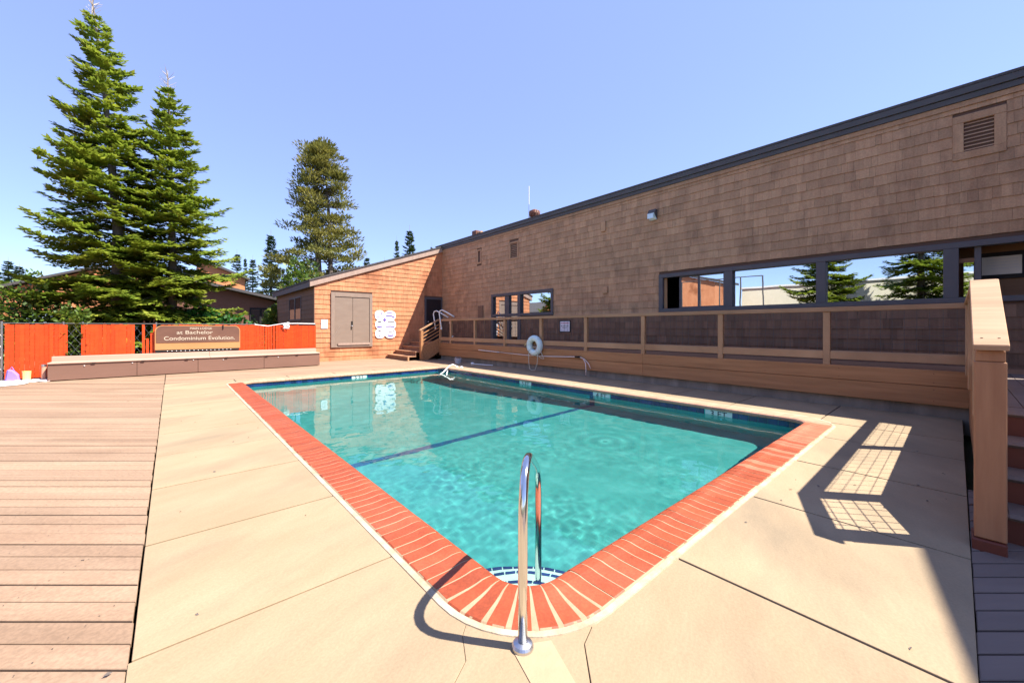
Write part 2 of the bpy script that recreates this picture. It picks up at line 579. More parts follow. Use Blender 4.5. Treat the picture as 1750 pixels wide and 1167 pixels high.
# water: a rippled sheet
nx, ny = 230, 410
xs = np.linspace(PX0 - .03, PX1 + .03, nx + 1)
ys = np.linspace(PY0 - .03, PY1 + .03, ny + 1)
vs = []
for yy in ys:
    for xx in xs:
        near = max(0, 1 - math.hypot(xx - 3.0, yy - 2.8) / 4.0) * (.62 + .9 * mnoise.noise(Vector((xx * .75, yy * .75, 6))))
        near = max(0, near)
        amp = .27 + .60 * near
        z = .0034 * amp * mnoise.noise(Vector((xx * 2.1, yy * 2.1, 1))) + .0024 * amp * mnoise.noise(Vector((xx * 5.2 + 9, yy * 5.2, 4))) \
            + .0023 * near * mnoise.noise(Vector((xx * 8.5 + .5 * yy, yy * 8.5, 8))) + .0011 * near * mnoise.noise(Vector((xx * 17, yy * 17, 3)))
        dd = math.hypot(xx - 6.0, yy - 3.6)          # the return inlet's rings
        if dd < 1.6: z += .0014 * math.sin(dd * 24) * math.exp(-dd * 1.9)
        vs.append((xx, yy, WZ + z))
fs = [(j * (nx + 1) + i, j * (nx + 1) + i + 1, (j + 1) * (nx + 1) + i + 1, (j + 1) * (nx + 1) + i) for j in range(ny) for i in range(nx)]
mb = MB()
mb.v, mb.f = vs, fs
water = mb.build('pool_water', water_m, smooth=True, kind='structure')
water.cycles.is_caustics_caster = True

# coping: bullnose bricks in a mortar bed
coping = struct('pool_coping')
PROF = [(-.030, -.055), (-.036, -.03), (-.028, -.004), (-.005, .012), (.03, .018), (.07, .019), (.115, .013), (.16, .010), (.31, .010), (.318, .004), (.318, -.055)]


def bed(name, prof, mat):
    mb = MB()
    rings = [outline(s) for s, z in prof]
    m = len(rings[0])
    for (s, z), rg in zip(prof, rings): mb.v += [(x, y, z) for x, y in rg]
    for k in range(len(prof) - 1):
        for i in range(m):
            j = (i + 1) % m
            mb.f.append((k * m + i, k * m + j, (k + 1) * m + j, (k + 1) * m + i)[::-1])
    return mb.build(name, mat, coping, smooth=False)


bed('mortar_bed', [(0, -.056)] + [(s + .003, z - .0018) for s, z in PROF[:-1]] + [(.33, .002)], mortar)
bed('deck_seal', [(.326, -.01), (.326, .006), (.362, .006), (.368, -.01)], white_line)
BW = .0995
bme = bpy.data.meshes.new('brick')
k = len(PROF)
bme.from_pydata([(sx * BW / 2, s, z) for sx in (-1, 1) for s, z in PROF], [],
                [(i, i + 1, i + 1 + k, i + k) for i in range(k - 1)] + [tuple(range(k - 1, -1, -1)), tuple(range(k, 2 * k)), (k - 1, 0, k, 2 * k - 1)])
bme.materials.append(brick_m)
bmc = bpy.data.meshes.new('brick')
bmc.from_pydata([(sx * (.026 + (s + .03) / .348 * .024), s, z) for sx in (-1, 1) for s, z in PROF], [], [tuple(p.vertices) for p in bme.polygons])
bmc.materials.append(brick_m)
spots = []
pitch = .1105


def run(p, q, outward):
    L_ = math.dist(p, q)
    nb = round(L_ / pitch)
    for i in range(nb):
        t = (i + .5) / nb
        spots.append((p[0] + (q[0] - p[0]) * t, p[1] + (q[1] - p[1]) * t, outward))


run((PX0 + PR, PY0), (PX1 - PR, PY0), -90)
run((PX0, PY1 - PR), (PX0, PY0 + PR), 180)
run((PX1, PY0 + PR), (PX1, PY1 - PR), 0)
run((PX1 - PR, PY1), (PX0 + PR, PY1), 90)
for cx, cy, a0 in ((PX0 + PR, PY0 + PR, 180), (PX1 - PR, PY0 + PR, 270), (PX1 - PR, PY1 - PR, 0), (PX0 + PR, PY1 - PR, 90)):
    for i in range(7):
        an = a0 + 90 * (i + .5) / 7
        spots.append((cx + PR * math.cos(math.radians(an)), cy + PR * math.sin(math.radians(an)), an))
spots.sort(key=lambda s: math.hypot(s[0], s[1]))
rest = MB()
for i, (x, y, an) in enumerate(spots):
    bm_ = bme if an % 90 == 0 else bmc
    M = Matrix.Translation((x, y, rnd.uniform(-.0012, .0012))) @ Matrix.Rotation(math.radians(an - 90 + rnd.uniform(-.5, .5)), 4, 'Z')
    if i < 298:
        o = bpy.data.objects.new('brick', bm_)
        COL.objects.link(o)
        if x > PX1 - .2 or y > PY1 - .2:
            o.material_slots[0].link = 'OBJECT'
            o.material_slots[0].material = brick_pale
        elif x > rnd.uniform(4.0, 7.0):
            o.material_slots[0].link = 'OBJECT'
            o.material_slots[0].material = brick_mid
        o.parent = coping
        o.matrix_local = M
    else:
        rest.add([M @ v.co for v in bm_.vertices], [tuple(p.vertices) for p in bm_.polygons])
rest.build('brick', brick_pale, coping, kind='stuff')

# ------------------------------------------------------------------ concrete deck
cdeck = struct('concrete_deck')


def base_sheet(x0, x1, y0, y1):
    MB().box(x0, x1, y0, y1, -.30, -.009).build('slab_bed', joint, cdeck)


base_sheet(-.13, 1.30, 1.0, 13.85)
base_sheet(1.30, 9.9, 12.99, 13.85)
base_sheet(7.80, 9.9, -.055, 12.99)
base_sheet(-.13, 7.80, -.055, 1.0)
base_sheet(1.30, 7.80, 1.0, 1.42)


def slab(poly, mat=concrete, g=.013):
    cx, cy = sum(p[0] for p in poly) / len(poly), sum(p[1] for p in poly) / len(poly)
    q = []
    for x, y in poly:
        d_ = math.hypot(x - cx, y - cy)
        q.append((x - (x - cx) / d_ * g * 1.3, y - (y - cy) / d_ * g * 1.3))
    dz = rnd.uniform(-.002, .001)
    MB().prism(q, -.10, dz).build('slab', mat, cdeck, bevel=.002)


def rect(x0, x1, y0, y1): slab([(x0, y0), (x1, y0), (x1, y1), (x0, y1)])


yy = [2.44, 3.67, 4.91, 6.14, 7.38, 8.6, 9.85, 11.1, 12.4, 13.85]
for p, q in zip(yy, yy[1:]): rect(-.148, 1.36, p, q)
xx = [1.36, 2.7, 4.05, 5.4, 6.75, 7.85]
for p, q in zip(xx, xx[1:]): rect(p, q, 12.97, 13.85)
C1 = [(.0, -.06), (.31, .43), (.50, .75), (.68, 1.02), (.9, 1.4), (1.0, 1.46), (1.07, 1.59)]
C2 = [(.25, -.06), (.60, .36), (.98, .65), (1.20, .93), (1.33, 1.017), (1.48, 1.17), (1.59, 1.21)]
slab([(-.148, -.072), *C1, (1.36, 1.85), (1.36, 2.44), (-.148, 2.44)], g=.0022)
slab([*C2, (1.68, 1.47), (1.36, 1.85), *C1[::-1]], g=.0022)
slab([(.25, -.06), (2.48, -.074), (2.48, 1.47), (1.68, 1.47), *C2[:0:-1]], g=.004)
xx = [2.48, 3.9, 5.33, 6.75, 7.85]
for p, q in zip(xx, xx[1:]): rect(p, q, -.074, 1.47)
yy = [-.074, 1.47, 2.9, 4.2, 5.5, 6.85, 8.2, 9.5, 10.85, 12.2, 13.85]
for p, q in zip(yy, yy[1:]): rect(7.85, 9.74, p, q)
# newer patch where the hand rail is set
MB().prism([(1.10, 1.05), (1.26, 1.00), (1.37, 1.28), (1.20, 1.38)], -.01, .004).build('slab_patch', concrete_light, cdeck)

# ------------------------------------------------------------------ timber decks
wdeck = struct('wood_deck')
Fd = (math.sin(math.radians(41.2)), math.cos(math.radians(41.2)))
Rd = (math.cos(math.radians(41.2)), -math.sin(math.radians(41.2)))


def board_strip(d0, w, l0, l1):
    return [(Fd[0] * a_ + Rd[0] * b_, Fd[1] * a_ + Rd[1] * b_) for a_, b_ in ((d0, l0), (d0, l1), (d0 + w, l1), (d0 + w, l0))]


d0 = -1.4
while d0 < 15.5:
    cut = -.145 + rnd.uniform(-.006, .004)
    p = board_strip(d0 + .0045, .1325, -24, 9)
    p = clip(p, 1, 0, cut)
    p = clip(p, 0, 1, 17.4)
    p = clip(p, -1, 0, 12)
    p = clip(p, 0, -1, 3)
    if len(p) > 2:
        dz = rnd.uniform(-.003, .003)
        MB().prism(p, -.04, -.004 + dz).build('deck_board', deckwood, wdeck, bevel=.003)
    d0 += .1415
mb = MB()
d0 = -1.4 + .07
while d0 < 5:
    for k in range(-9, 4):
        for o_ in (-.038, .038):
            l_ = k * .6 + .25
            x, y = Fd[0] * (d0 + o_) + Rd[0] * l_, Fd[1] * (d0 + o_) + Rd[1] * l_
            if x < -.2: mb.add([(x + .0032 * math.cos(t), y + .0032 * math.sin(t), .0008) for t in (0, 1.05, 2.09, 3.14, 4.19, 5.24)], [(0, 1, 2, 3, 4, 5)])
    d0 += .1415
mb.build('deck_screw', joint, wdeck, kind='stuff')
y = 13.87
while y < 18.55:
    MB().box(-.13, 4.75 if y > 18.4 else 9.66, y + .003, y + .137, -.04, -.006 + rnd.uniform(-.002, .002)).build('deck_board', deckwood, wdeck, bevel=.004)
    y += .1415
MB().box(-12.2, -.16, -3, 17.6, -.30, -.08).build('deck_joist_bed', joint, wdeck)
MB().box(-.16, 9.7, 13.9, 18.6, -.30, -.08).build('deck_joist_bed', joint, wdeck)

ldeck = struct('landing_deck')
d0 = -2.2
while d0 < 3.6:
    p = board_strip(d0 + .004, .127, -4, 9)
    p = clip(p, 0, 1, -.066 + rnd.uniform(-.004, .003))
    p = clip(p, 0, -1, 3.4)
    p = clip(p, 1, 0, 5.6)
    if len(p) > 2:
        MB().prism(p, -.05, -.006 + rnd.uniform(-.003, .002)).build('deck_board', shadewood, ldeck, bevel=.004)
    d0 += .138
MB().box(-4, 5.6, -3.4, -.08, -.30, -.09).build('deck_joist_bed', joint, ldeck)

# ------------------------------------------------------------------ lodge
XW = 11.2
lodge = thing('lodge_building', (XW, 5, 0), 'long brown shingled lodge with grey framed window band above the raised walkway', 'building')
OPEN = [(-1.7, 5.97, 2.0, 3.10), (10.34, 14.22, 2.0, 3.03), (12.32, 14.22, .8, 2.0)]
VENTS = [(-.59, .05, 4.65, 5.48), (12.36, 12.95, 4.46, 5.24), (15.0, 15.36, 4.58, 5.28)]
yb = sorted({-9.0, 18.6, *[v for o in OPEN for v in o[:2]]})
zb = sorted({0.0, 5.9, *[v for o in OPEN for v in o[2:]]})
mb = MB()
for p, q in zip(yb, yb[1:]):
    for r, s in zip(zb, zb[1:]):
        cy, cz = (p + q) / 2, (r + s) / 2
        if any(o[0] < cy < o[1] and o[2] < cz < o[3] for o in OPEN): continue
        mb.box(XW + .012, XW + .2, p, q, r, s)
wall = mb.build('shingled_wall', wall_back, lodge)
E_ = .2145
shing = []
z = .62
row = 0
while z < 5.75:
    y = -1.75 - rnd.random() * .2
    while y < 18.57:
        w = rnd.choice((.13, .16, .19, .22, .26, .30, .36, .10))
        y1 = min(y + w, 18.60)
        shing.append([y, y1, z])
        y = y1
    z += E_
    row += 1


def shingle_mesh(mb, y0, y1, z0, z1):
    j = rnd.uniform(-.002, .004)
    a0, a1 = y0 + .0012, y1 - .0012
    zb_ = z0 + rnd.uniform(-.006, .006)
    f0, f1 = XW - .017 - j, XW - .001
    mb.add([(f0, a0, zb_), (f0, a1, zb_), (f1, a1, z1 + .012), (f1, a0, z1 + .012), (XW + .012, a0, zb_), (XW + .012, a1, zb_), (XW + .012, a1, z1 + .012), (XW + .012, a0, z1 + .012)],
           [(0, 3, 2, 1), (0, 1, 5, 4), (1, 2, 6, 5), (2, 3, 7, 6), (3, 0, 4, 7)])


def split_open(y0, y1, zc, opens):
    segs = [(y0, y1)]
    for o in opens:
        if o[2] < zc < o[3]:
            nxt = []
            for s in segs:
                if s[1] <= o[0] or s[0] >= o[1]: nxt.append(s)
                else:
                    if s[0] < o[0]: nxt.append((s[0], o[0]))
                    if s[1] > o[1]: nxt.append((o[1], s[1]))
            segs = nxt
    return [s for s in segs if s[1] - s[0] > .012]


cand = []
for y0, y1, z0 in shing:
    for s in split_open(y0, y1, z0 + E_ / 2, OPEN + VENTS):
        cy = (s[0] + s[1]) / 2
        dep = XW * Fd[0] + cy * Fd[1]
        lat = XW * Rd[0] + cy * Rd[1]
        u = 875 + 665 * lat / dep
        v = 560 + 665 * (1.5 - z0 - .1) / dep
        size = (s[1] - s[0]) / dep ** 2
        vis = -10 < u < 1745 and v > 20 and z0 > 1.9
        cand.append((size if vis else 0, s[0], s[1], z0))
cand.sort(key=lambda c: -c[0])
bulk, bulkd = MB(), MB()
for i, (sz, y0, y1, z0) in enumerate(cand):
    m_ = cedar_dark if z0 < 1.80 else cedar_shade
    if i < 296:
        mb = MB()
        shingle_mesh(mb, y0, y1, z0, z0 + E_)
        mb.build('shingle', m_, wall)
    else:
        shingle_mesh(bulkd if m_ is cedar_dark else bulk, y0, y1, z0, z0 + E_)
bulk.build('shingle', cedar_shade, wall, kind='stuff')
bulkd.build('shingle', cedar_dark, wall, kind='stuff')
# roof edge
MB().box(XW - .10, XW + 14, -9, 19.2, 5.98, 6.03).build('roof', roofing, lodge)
MB().box(XW - .06, XW + .03, -9, 19.1, 5.74, 5.85).build('roof_fascia', fascia_dark, lodge, bevel=.006)
MB().box(XW - .09, XW + .03, -9, 19.1, 5.852, 5.98).build('roof_fascia', fascia_dark, lodge, bevel=.006)
MB().box(XW - .035, XW + .03, -9, 18.6, 5.64, 5.738).build('frieze_board', cedar_shade, lodge)
MB().box(XW + 2.6, XW + 14, -9, 18.6, 0, 5.97).build('rear_block', house_brown, lodge)
# interior behind the windows
mb = MB()
mb.box(XW + .25, XW + 2.4, 1.0, 18.4, .7, .78)
mb.box(XW + .25, XW + 2.4, 1.0, 18.4, 3.4, 3.45)
mb.box(XW + 2.4, XW + 2.5, -6, 18.4, .7, 3.45)
mb.box(XW + .25, XW + 2.4, 18.4, 18.5, .7, 3.45)
mb.build('interior', black_m, lodge)


def frame_w(y0, y1, z0, z1, w, mat, parent, name='window_frame', proud=.05, wz=None):
    """rectangular casing on the west face"""
    wz = wz or w
    mb = MB()
    mb.box(XW - proud, XW + .13, y0, y1, z1 - wz, z1)
    mb.box(XW - proud, XW + .13, y0, y1, z0, z0 + wz)
    mb.box(XW - proud + .003, XW + .127, y0, y0 + w, z0 + wz, z1 - wz)
    mb.box(XW - proud + .003, XW + .127, y1 - w, y1, z0 + wz, z1 - wz)
    return mb.build(name, mat, parent, bevel=.006)


def pane(y0, y1, z0, z1, parent, x=XW + .06):
    return MB().box(x, x + .006, y0, y1, z0, z1).build('pane', pane_m, parent)


# the long window band
wb = MB().box(XW - .052, XW + .13, -1.7, 5.97, 3.0, 3.11).build('window_band', trim_grey, lodge, bevel=.006)
MB().box(XW - .052, XW + .13, -1.7, 5.97, 1.97, 2.07).build('sill', trim_grey, wb, bevel=.006)
for p, q in ((5.84, 5.97), (3.90, 4.12), (1.95, 2.13), (-.03, .17)):
    MB().box(XW - .05, XW + .128, p, q, 2.07, 3.0).build('mullion', trim_grey, wb, bevel=.006)
pane(2.13, 3.90, 2.07, 3.0, wb)
pane(.17, 1.95, 2.07, 3.0, wb)
# slider, pushed open: a dark gap on the left
mb = MB()
mb.box(XW + .02, XW + .05, 4.12, 5.36, 2.07, 2.11)
mb.box(XW + .02, XW + .05, 4.12, 5.36, 2.96, 3.0)
mb.box(XW + .02, XW + .05, 5.30, 5.36, 2.11, 2.96)
mb.box(XW + .02, XW + .05, 4.78, 4.83, 2.11, 2.96)
mb.box(XW + .02, XW + .05, 4.12, 4.15, 2.11, 2.96)
mb.build('sash', trim_grey, wb)
pane(4.15, 5.30, 2.11, 2.96, wb, XW + .032)
MB().box(XW + .05, XW + .10, 5.76, 5.84, 2.07, 3.0).build('jamb', rail_wood, wb)
# open porch part at the right end: slim pane, brown inside wall with a framed poster
MB().box(XW + .02, XW + .12, -.30, -.22, 2.07, 3.0).build('mullion', trim_grey, wb)
pane(-.21, -.09, 2.07, 2.72, wb, XW + .05)
MB().box(XW + .03, XW + .10, -.22, -.03, 2.72, 2.80).build('transom', brown_inside, wb)
MB().box(XW + .55, XW + .60, -4, .9, .8, 3.4).build('porch_wall', brown_inside, lodge)
MB().box(XW + .205, XW + .55, -4, .9, 3.12, 3.2).build('porch_ceiling', brown_inside, lodge)
# window and glazed door by the far end
w1 = frame_w(10.34, 14.22, 2.0, 3.03, .12, trim_grey, lodge, 'window')
MB().box(XW - .046, XW + .125, 12.22, 12.40, .8, 2.91).build('mullion', trim_grey, w1, bevel=.005)
MB().box(XW - .048, XW + .125, 14.06, 14.22, .8, 2.0).build('jamb', trim_grey, w1)
MB().box(XW - .02, XW + .12, 12.98, 13.27, .8, 2.91).build('mullion', trim_grey, w1)
pane(10.46, 12.22, 2.12, 2.91, w1)
pane(12.40, 13.0, .82, 2.91, w1)
pane(13.25, 14.06, .82, 2.91, w1)
# louvre vents
for (p, q, r, s), slats in zip(VENTS, (8, 8, 0)):
    bw = .14 if slats and q - p < .7 and p < 1 else .08
    vt = frame_w(p, q, r, s, bw, cedar_shade if p < 1 else cedar_shade, lodge, 'louvre_vent', .03)
    MB().box(XW + .03, XW + .05, p + bw, q - bw, r + bw, s - bw).build('vent_screen', black_m if slats else house_brown, vt)
    for i in range(slats):
        z0 = r + bw + (s - r - 2 * bw) * (i + .25) / slats
        MB().ext([(XW - .012, p + bw, z0), (XW - .006, p + bw, z0 + .008), (XW + .028, p + bw, z0 + .05), (XW + .028, p + bw, z0 + .042)], (0, q - p - 2 * bw, 0)).build('slat', cedar_shade, vt)
# far door of the lodge is in the pool house wall; south wing (throws the shade on the landing)
wing = thing('lodge_wing', (8, -6, 0), 'south wing of the lodge with a rising roof beside the landing', 'building')
MB().ext([(4.6, -3.6, 0), (11.1, -3.6, 0), (11.1, -3.6, 6.6), (6.9, -3.6, 6.66), (4.6, -3.6, 6.05)], (0, -5, 0)).build('wall', cedar_shade, wing)
MB().ext([(4.5, -3.5, 6.05), (6.9, -3.5, 6.68), (11.1, -3.5, 6.62), (11.1, -3.5, 6.7), (6.9, -3.5, 6.76), (4.5, -3.5, 6.13)], (0, -5.2, 0)).build('roof', roofing, wing)

# things on the lodge wall and roof
o = thing('wall_light', (XW, 6.15, 4.95), 'small dark flood light with pale lens high on the shingled wall', 'wall light')
MB().ext([(XW - .02, 6.26, 5.10), (XW - .12, 6.26, 5.12), (XW - .2, 6.26, 5.0), (XW - .2, 6.26, 4.98), (XW - .02, 6.26, 4.82)], (0, -.24, 0)).build('housing', fascia_dark, o, bevel=.01)
MB().ext([(XW - .205, 6.255, 4.985), (XW - .09, 6.255, 4.83), (XW - .05, 6.255, 4.80), (XW - .03, 6.255, 4.83)], (0, -.22, 0)).build('lens', lamp_glass, o)
MB().box(XW - .212, XW - .2, 6.05, 6.25, 4.83, 4.97).build('lens', lamp_glass, o)
for (p, q, r, s), lab in (((7.9, 8.08, 4.8, 5.14), 'small brown box on the upper shingles near the flood light'), ((7.82, 8.02, 2.68, 2.9), 'small brown box on the shingles left of the slider window'),
                         ((14.85, 15.25, 1.9, 2.55), 'flat brown access cover on shingles left of the glazed door')):
    o = tag(MB().box(XW - .06, XW - .004, p, q, r, s).build('junction_box', cedar_dark if q > 14 else cedar_shade, bevel=.006), lab, 'box')
    if q > 14:
        tag(MB().tube([(XW - .03, 14.75, 1.0), (XW - .03, 14.75, 2.1)], .012, 6).build('conduit', cedar_shade), 'thin brown conduit running down the wall to a bell', 'pipe')
o = thing('turbine_vent', (XW + .5, 11.9, 6.06), 'round rusty turbine vent on the roof edge', 'roof vent')
MB().lathe((XW + .5, 11.9, 6.05), [(.12, 0), (.12, .14), (.2, .2), (.24, .32), (.2, .44), (.08, .5)], 14).build('turbine_head', rust, o)
for k in range(12):
    a = k * math.pi / 6
    MB().bar((XW + .5 + .23 * math.cos(a), 11.9 + .23 * math.sin(a), 6.24), (XW + .5 + .23 * math.cos(a + .2), 11.9 + .23 * math.sin(a + .2), 6.48), .03, .01, (math.cos(a), math.sin(a), 0)).build('blade', rust, o)
o = thing('roof_antenna', (XW + .6, 12.35, 6.06), 'thin whip antenna standing beside the round turbine vent', 'antenna')
MB().tube([(XW + .6, 12.35, 6.05), (XW + .6, 12.35, 6.9)], .018, 6).build('mast', steel, o)
MB().tube([(XW + .6, 12.35, 6.9), (XW + .6, 12.35, 7.7)], .02, 6).build('whip', white_paint, o)
o = thing('box_vent', (XW + .4, 15.9, 6.06), 'squat rusty box vent with a side outlet on the roof edge', 'roof vent')
MB().box(XW + .2, XW + .55, 15.75, 16.1, 6.05, 6.36).build('hood', rust, o, bevel=.015)
MB().tube([(XW + .35, 15.75, 6.2), (XW + .35, 15.45, 6.2)], .09, 10).build('outlet', rail_wood, o)
o = thing('warning_sign', (XW, 9.72, 1.55), 'white warning sign with red heading on shingles behind the railing', 'sign')
MB().box(XW - .035, XW - .024, 9.45, 10.0, 1.33, 1.77).build('backing_board', black_m, o)
MB().box(XW - .042, XW - .036, 9.49, 9.96, 1.36, 1.74).build('sign_panel', sign_white, o)
text_part('heading', 'WARNING', .085, (XW - .044, 9.725, 1.67), FACE_W, redprint, o)
text_part('lettering', 'NO LIFEGUARD', .055, (XW - .044, 9.725, 1.575), FACE_W, darkprint, o)
text_part('lettering', 'ON DUTY', .055, (XW - .044, 9.725, 1.50), FACE_W, darkprint, o)
for i in range(2): MB().box(XW - .0445, XW - .0425, 9.55, 9.9, 1.42 - i * .03, 1.43 - i * .03).build('text_line', grey_plastic, o)
o = thing('notice_poster', (XW + .53, -.5, 2.6), 'pale notice in a dark frame on brown porch wall at far right', 'poster')
MB().box(XW + .52, XW + .547, -.84, -.27, 2.42, 2.92).build('poster_frame', black_m, o)
MB().box(XW + .512, XW + .519, -.79, -.32, 2.50, 2.84).build('poster_sheet', poster_m, o)
for i in range(4): MB().box(XW + .5095, XW + .5115, -.75, -.38 - .05 * (i % 2), 2.78 - i * .055, 2.787 - i * .055).build('text_line', grey_plastic, o)

# ------------------------------------------------------------------ pool house (end wall)
YE = 18.6
ph = thing('pool_house', (8, YE, 0), 'orange cedar shingled pool house with sloping roof and taupe double doors', 'building')
HX0, HX1 = 4.75, 11.21


def roofz(x): return 3.62 + (x - HX0) * (5.90 - 3.62) / (11.2 - HX0)


MB().ext([(HX0, YE + .012, -.2), (HX1, YE + .012, -.2), (HX1, YE + .012, roofz(HX1) - .02), (HX0, YE + .012, roofz(HX0) - .02)], (0, 8, 0)).build('house_body', wall_back, ph)
endw = MB().box(HX0, HX1, YE + .004, YE + .011, -.2, 3.2).build('end_wall', wall_back, ph)
OPH = [(5.41, 7.30, .6, 3.1), (10.1, 11.2, .8, 3.12)]
items = []
z = -.02
while z < 5.8:
    x = HX0 - .01
    while x < HX1 - .02:
        w = rnd.choice((.14, .18, .22, .26, .32, .4)) if z > 2.2 else rnd.choice((.3, .45, .6, .9, .24))
        x1 = min(x + w, HX1)
        if roofz((x + x1) / 2) > z + .22:
            for s in split_open(x, x1, z + E_ / 2, OPH): items.append((s[0], s[1], z))
        x = x1
    z += E_
items.sort(key=lambda s: -(s[1] - s[0]))
bulk = MB()
for i, (x0, x1, z0) in enumerate(items):
    mb = MB() if i < 296 else bulk
    j = rnd.uniform(-.002, .004)
    zt = min(z0 + E_ + .012, roofz((x0 + x1) / 2) - .03)
    f0, f1, bk = YE - .018 - j, YE - .001, YE + .012
    zb_ = z0 + rnd.uniform(-.004, .004)
    mb.add([(x0 + .0025, f0, zb_), (x1 - .0025, f0, zb_), (x1 - .0025, f1, zt), (x0 + .0025, f1, zt), (x0 + .0025, bk, zb_), (x1 - .0025, bk, zb_), (x1 - .0025, bk, zt), (x0 + .0025, bk, zt)],
           [(0, 1, 2, 3), (4, 5, 1, 0), (5, 6, 2, 1), (6, 7, 3, 2), (7, 4, 0, 3)])
    if i < 296: mb.build('shingle', cedar_sun, endw)
bulk.build('shingle', cedar_sun, endw, kind='stuff')
# west side wall, in shade: lap boards and a window
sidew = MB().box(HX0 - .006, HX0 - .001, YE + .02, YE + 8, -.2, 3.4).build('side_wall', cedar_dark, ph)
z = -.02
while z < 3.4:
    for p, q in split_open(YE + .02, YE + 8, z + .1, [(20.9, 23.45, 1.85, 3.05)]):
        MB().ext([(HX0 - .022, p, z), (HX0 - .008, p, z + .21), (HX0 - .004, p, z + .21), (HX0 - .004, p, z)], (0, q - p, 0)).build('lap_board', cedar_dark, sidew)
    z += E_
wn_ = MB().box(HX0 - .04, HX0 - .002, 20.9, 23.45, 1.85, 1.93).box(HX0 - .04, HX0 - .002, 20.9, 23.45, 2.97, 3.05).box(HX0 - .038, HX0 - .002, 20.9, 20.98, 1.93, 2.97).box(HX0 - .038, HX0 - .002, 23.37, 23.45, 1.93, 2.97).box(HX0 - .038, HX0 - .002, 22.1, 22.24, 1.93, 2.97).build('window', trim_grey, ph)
for p, q in ((20.98, 22.1), (22.24, 23.37)): MB().box(HX0 - .02, HX0 - .012, p, q, 1.93, 2.97).build('pane', pane_m, wn_)
# corner board, roof, fascias
MB().box(HX0 - .035, HX0 - .008, YE - .02, YE + .016, -.02, 3.35).build('corner_board', cedar_dark, ph)
MB().ext([(HX0 - .25, YE - .12, roofz(HX0 - .25)), (HX1, YE - .12, roofz(HX1)), (HX1, YE - .12, roofz(HX1) + .07), (HX0 - .25, YE - .12, roofz(HX0 - .25) + .07)], (0, 8.5, 0)).build('roof', roofing, ph)
MB().ext([(HX0 - .22, YE - .085, roofz(HX0 - .22) - .26), (HX1, YE - .085, roofz(HX1) - .26), (HX1, YE - .085, roofz(HX1) - .003), (HX0 - .22, YE - .085, roofz(HX0 - .22) - .003)], (0, .05, 0)).build('rake_fascia', fascia_tan, ph, bevel=.006)
MB().box(HX0 - .22, HX0 - .17, YE - .034, YE + 8.2, roofz(HX0) - .34, roofz(HX0) - .09).build('eave_fascia', fascia_dark, ph)
# double doors
df = MB().box(5.41, 5.58, YE - .06, YE, .6, 3.1).box(7.16, 7.30, YE - .06, YE, .6, 3.1).box(5.58, 7.16, YE - .058, YE, 2.92, 3.1).box(5.58, 7.16, YE - .058, YE, .6, .70).build('door_frame', doorframe_m, ph, bevel=.006)
for p, q in ((5.585, 6.365), (6.378, 7.155)):
    dl = MB().box(p, q, YE - .035, YE - .01, .705, 2.915).build('door_leaf', door_m, df, bevel=.004)
MB().box(6.30, 6.36, YE - .05, YE - .036, 1.62, 1.80).build('lock_plate', black_m, df)
MB().lathe((6.33, YE - .06, 1.55), [(.025, 0), (.035, .03), (.025, .06)], 10).build('door_knob', steel, df)
MB().box(6.29, 6.33, YE - .055, YE - .036, 1.42, 1.52).build('padlock', black_m, df)
MB().box(5.7, 7.16, YE - .09, YE - .062, .70, .80).build('threshold_board', fascia_tan, df)
# shaded entrance door on the upper landing
dd = MB().box(10.1, 10.2, YE - .05, YE, .8, 3.12).box(11.1, 11.17, YE - .05, YE, .8, 3.12).box(10.2, 11.1, YE - .048, YE, 3.02, 3.12).build('entrance_door', trim_grey, ph)
MB().box(10.2, 11.1, YE - .02, YE - .005, .8, 3.02).build('door_leaf', dark_door_m, dd)
MB().lathe((10.30, YE - .06, 1.78), [(.03, 0), (.04, .03), (.03, .06)], 10).build('door_knob', steel, dd)

# signs on the end wall
o = thing('pool_rules_sign', (7.95, YE, 1.65), 'white rules sign of overlapping rounded panels with purple print', 'sign')
discs = [(7.66, 2.11, .24, .24), (7.66, 1.66, .22, .22), (7.68, 1.22, .24, .24), (8.19, 2.10, .29, .24), (8.20, 1.65, .29, .24), (8.20, 1.22, .28, .24)]
MB().box(7.55, 8.40, YE - .035, YE - .024, 1.15, 2.2).build('backing_board', sign_white, o)
for i, (cx, cz, rx, rz) in enumerate(discs):
    dp = YE - .038 - .0025 * i
    mb = MB()
    mb.ext([(cx + rx * max(-1, min(1, 1.0 * math.copysign(abs(math.cos(t)) ** .8, math.cos(t)))), dp, cz + rz * math.copysign(abs(math.sin(t)) ** .8, math.sin(t))) for t in [2 * math.pi * k / 28 for k in range(28)]], (0, .012, 0))
    mb.build('sign_disc', sign_white, o)
yp = YE - .056


def stroke(pts, w, m):
    mb = MB()
    for a_, b_ in zip(pts, pts[1:]): mb.bar((a_[0], yp, a_[1]), (b_[0], yp, b_[1]), .002, w, (0, 0, 1))
    mb.build('printed_stroke', m, o)


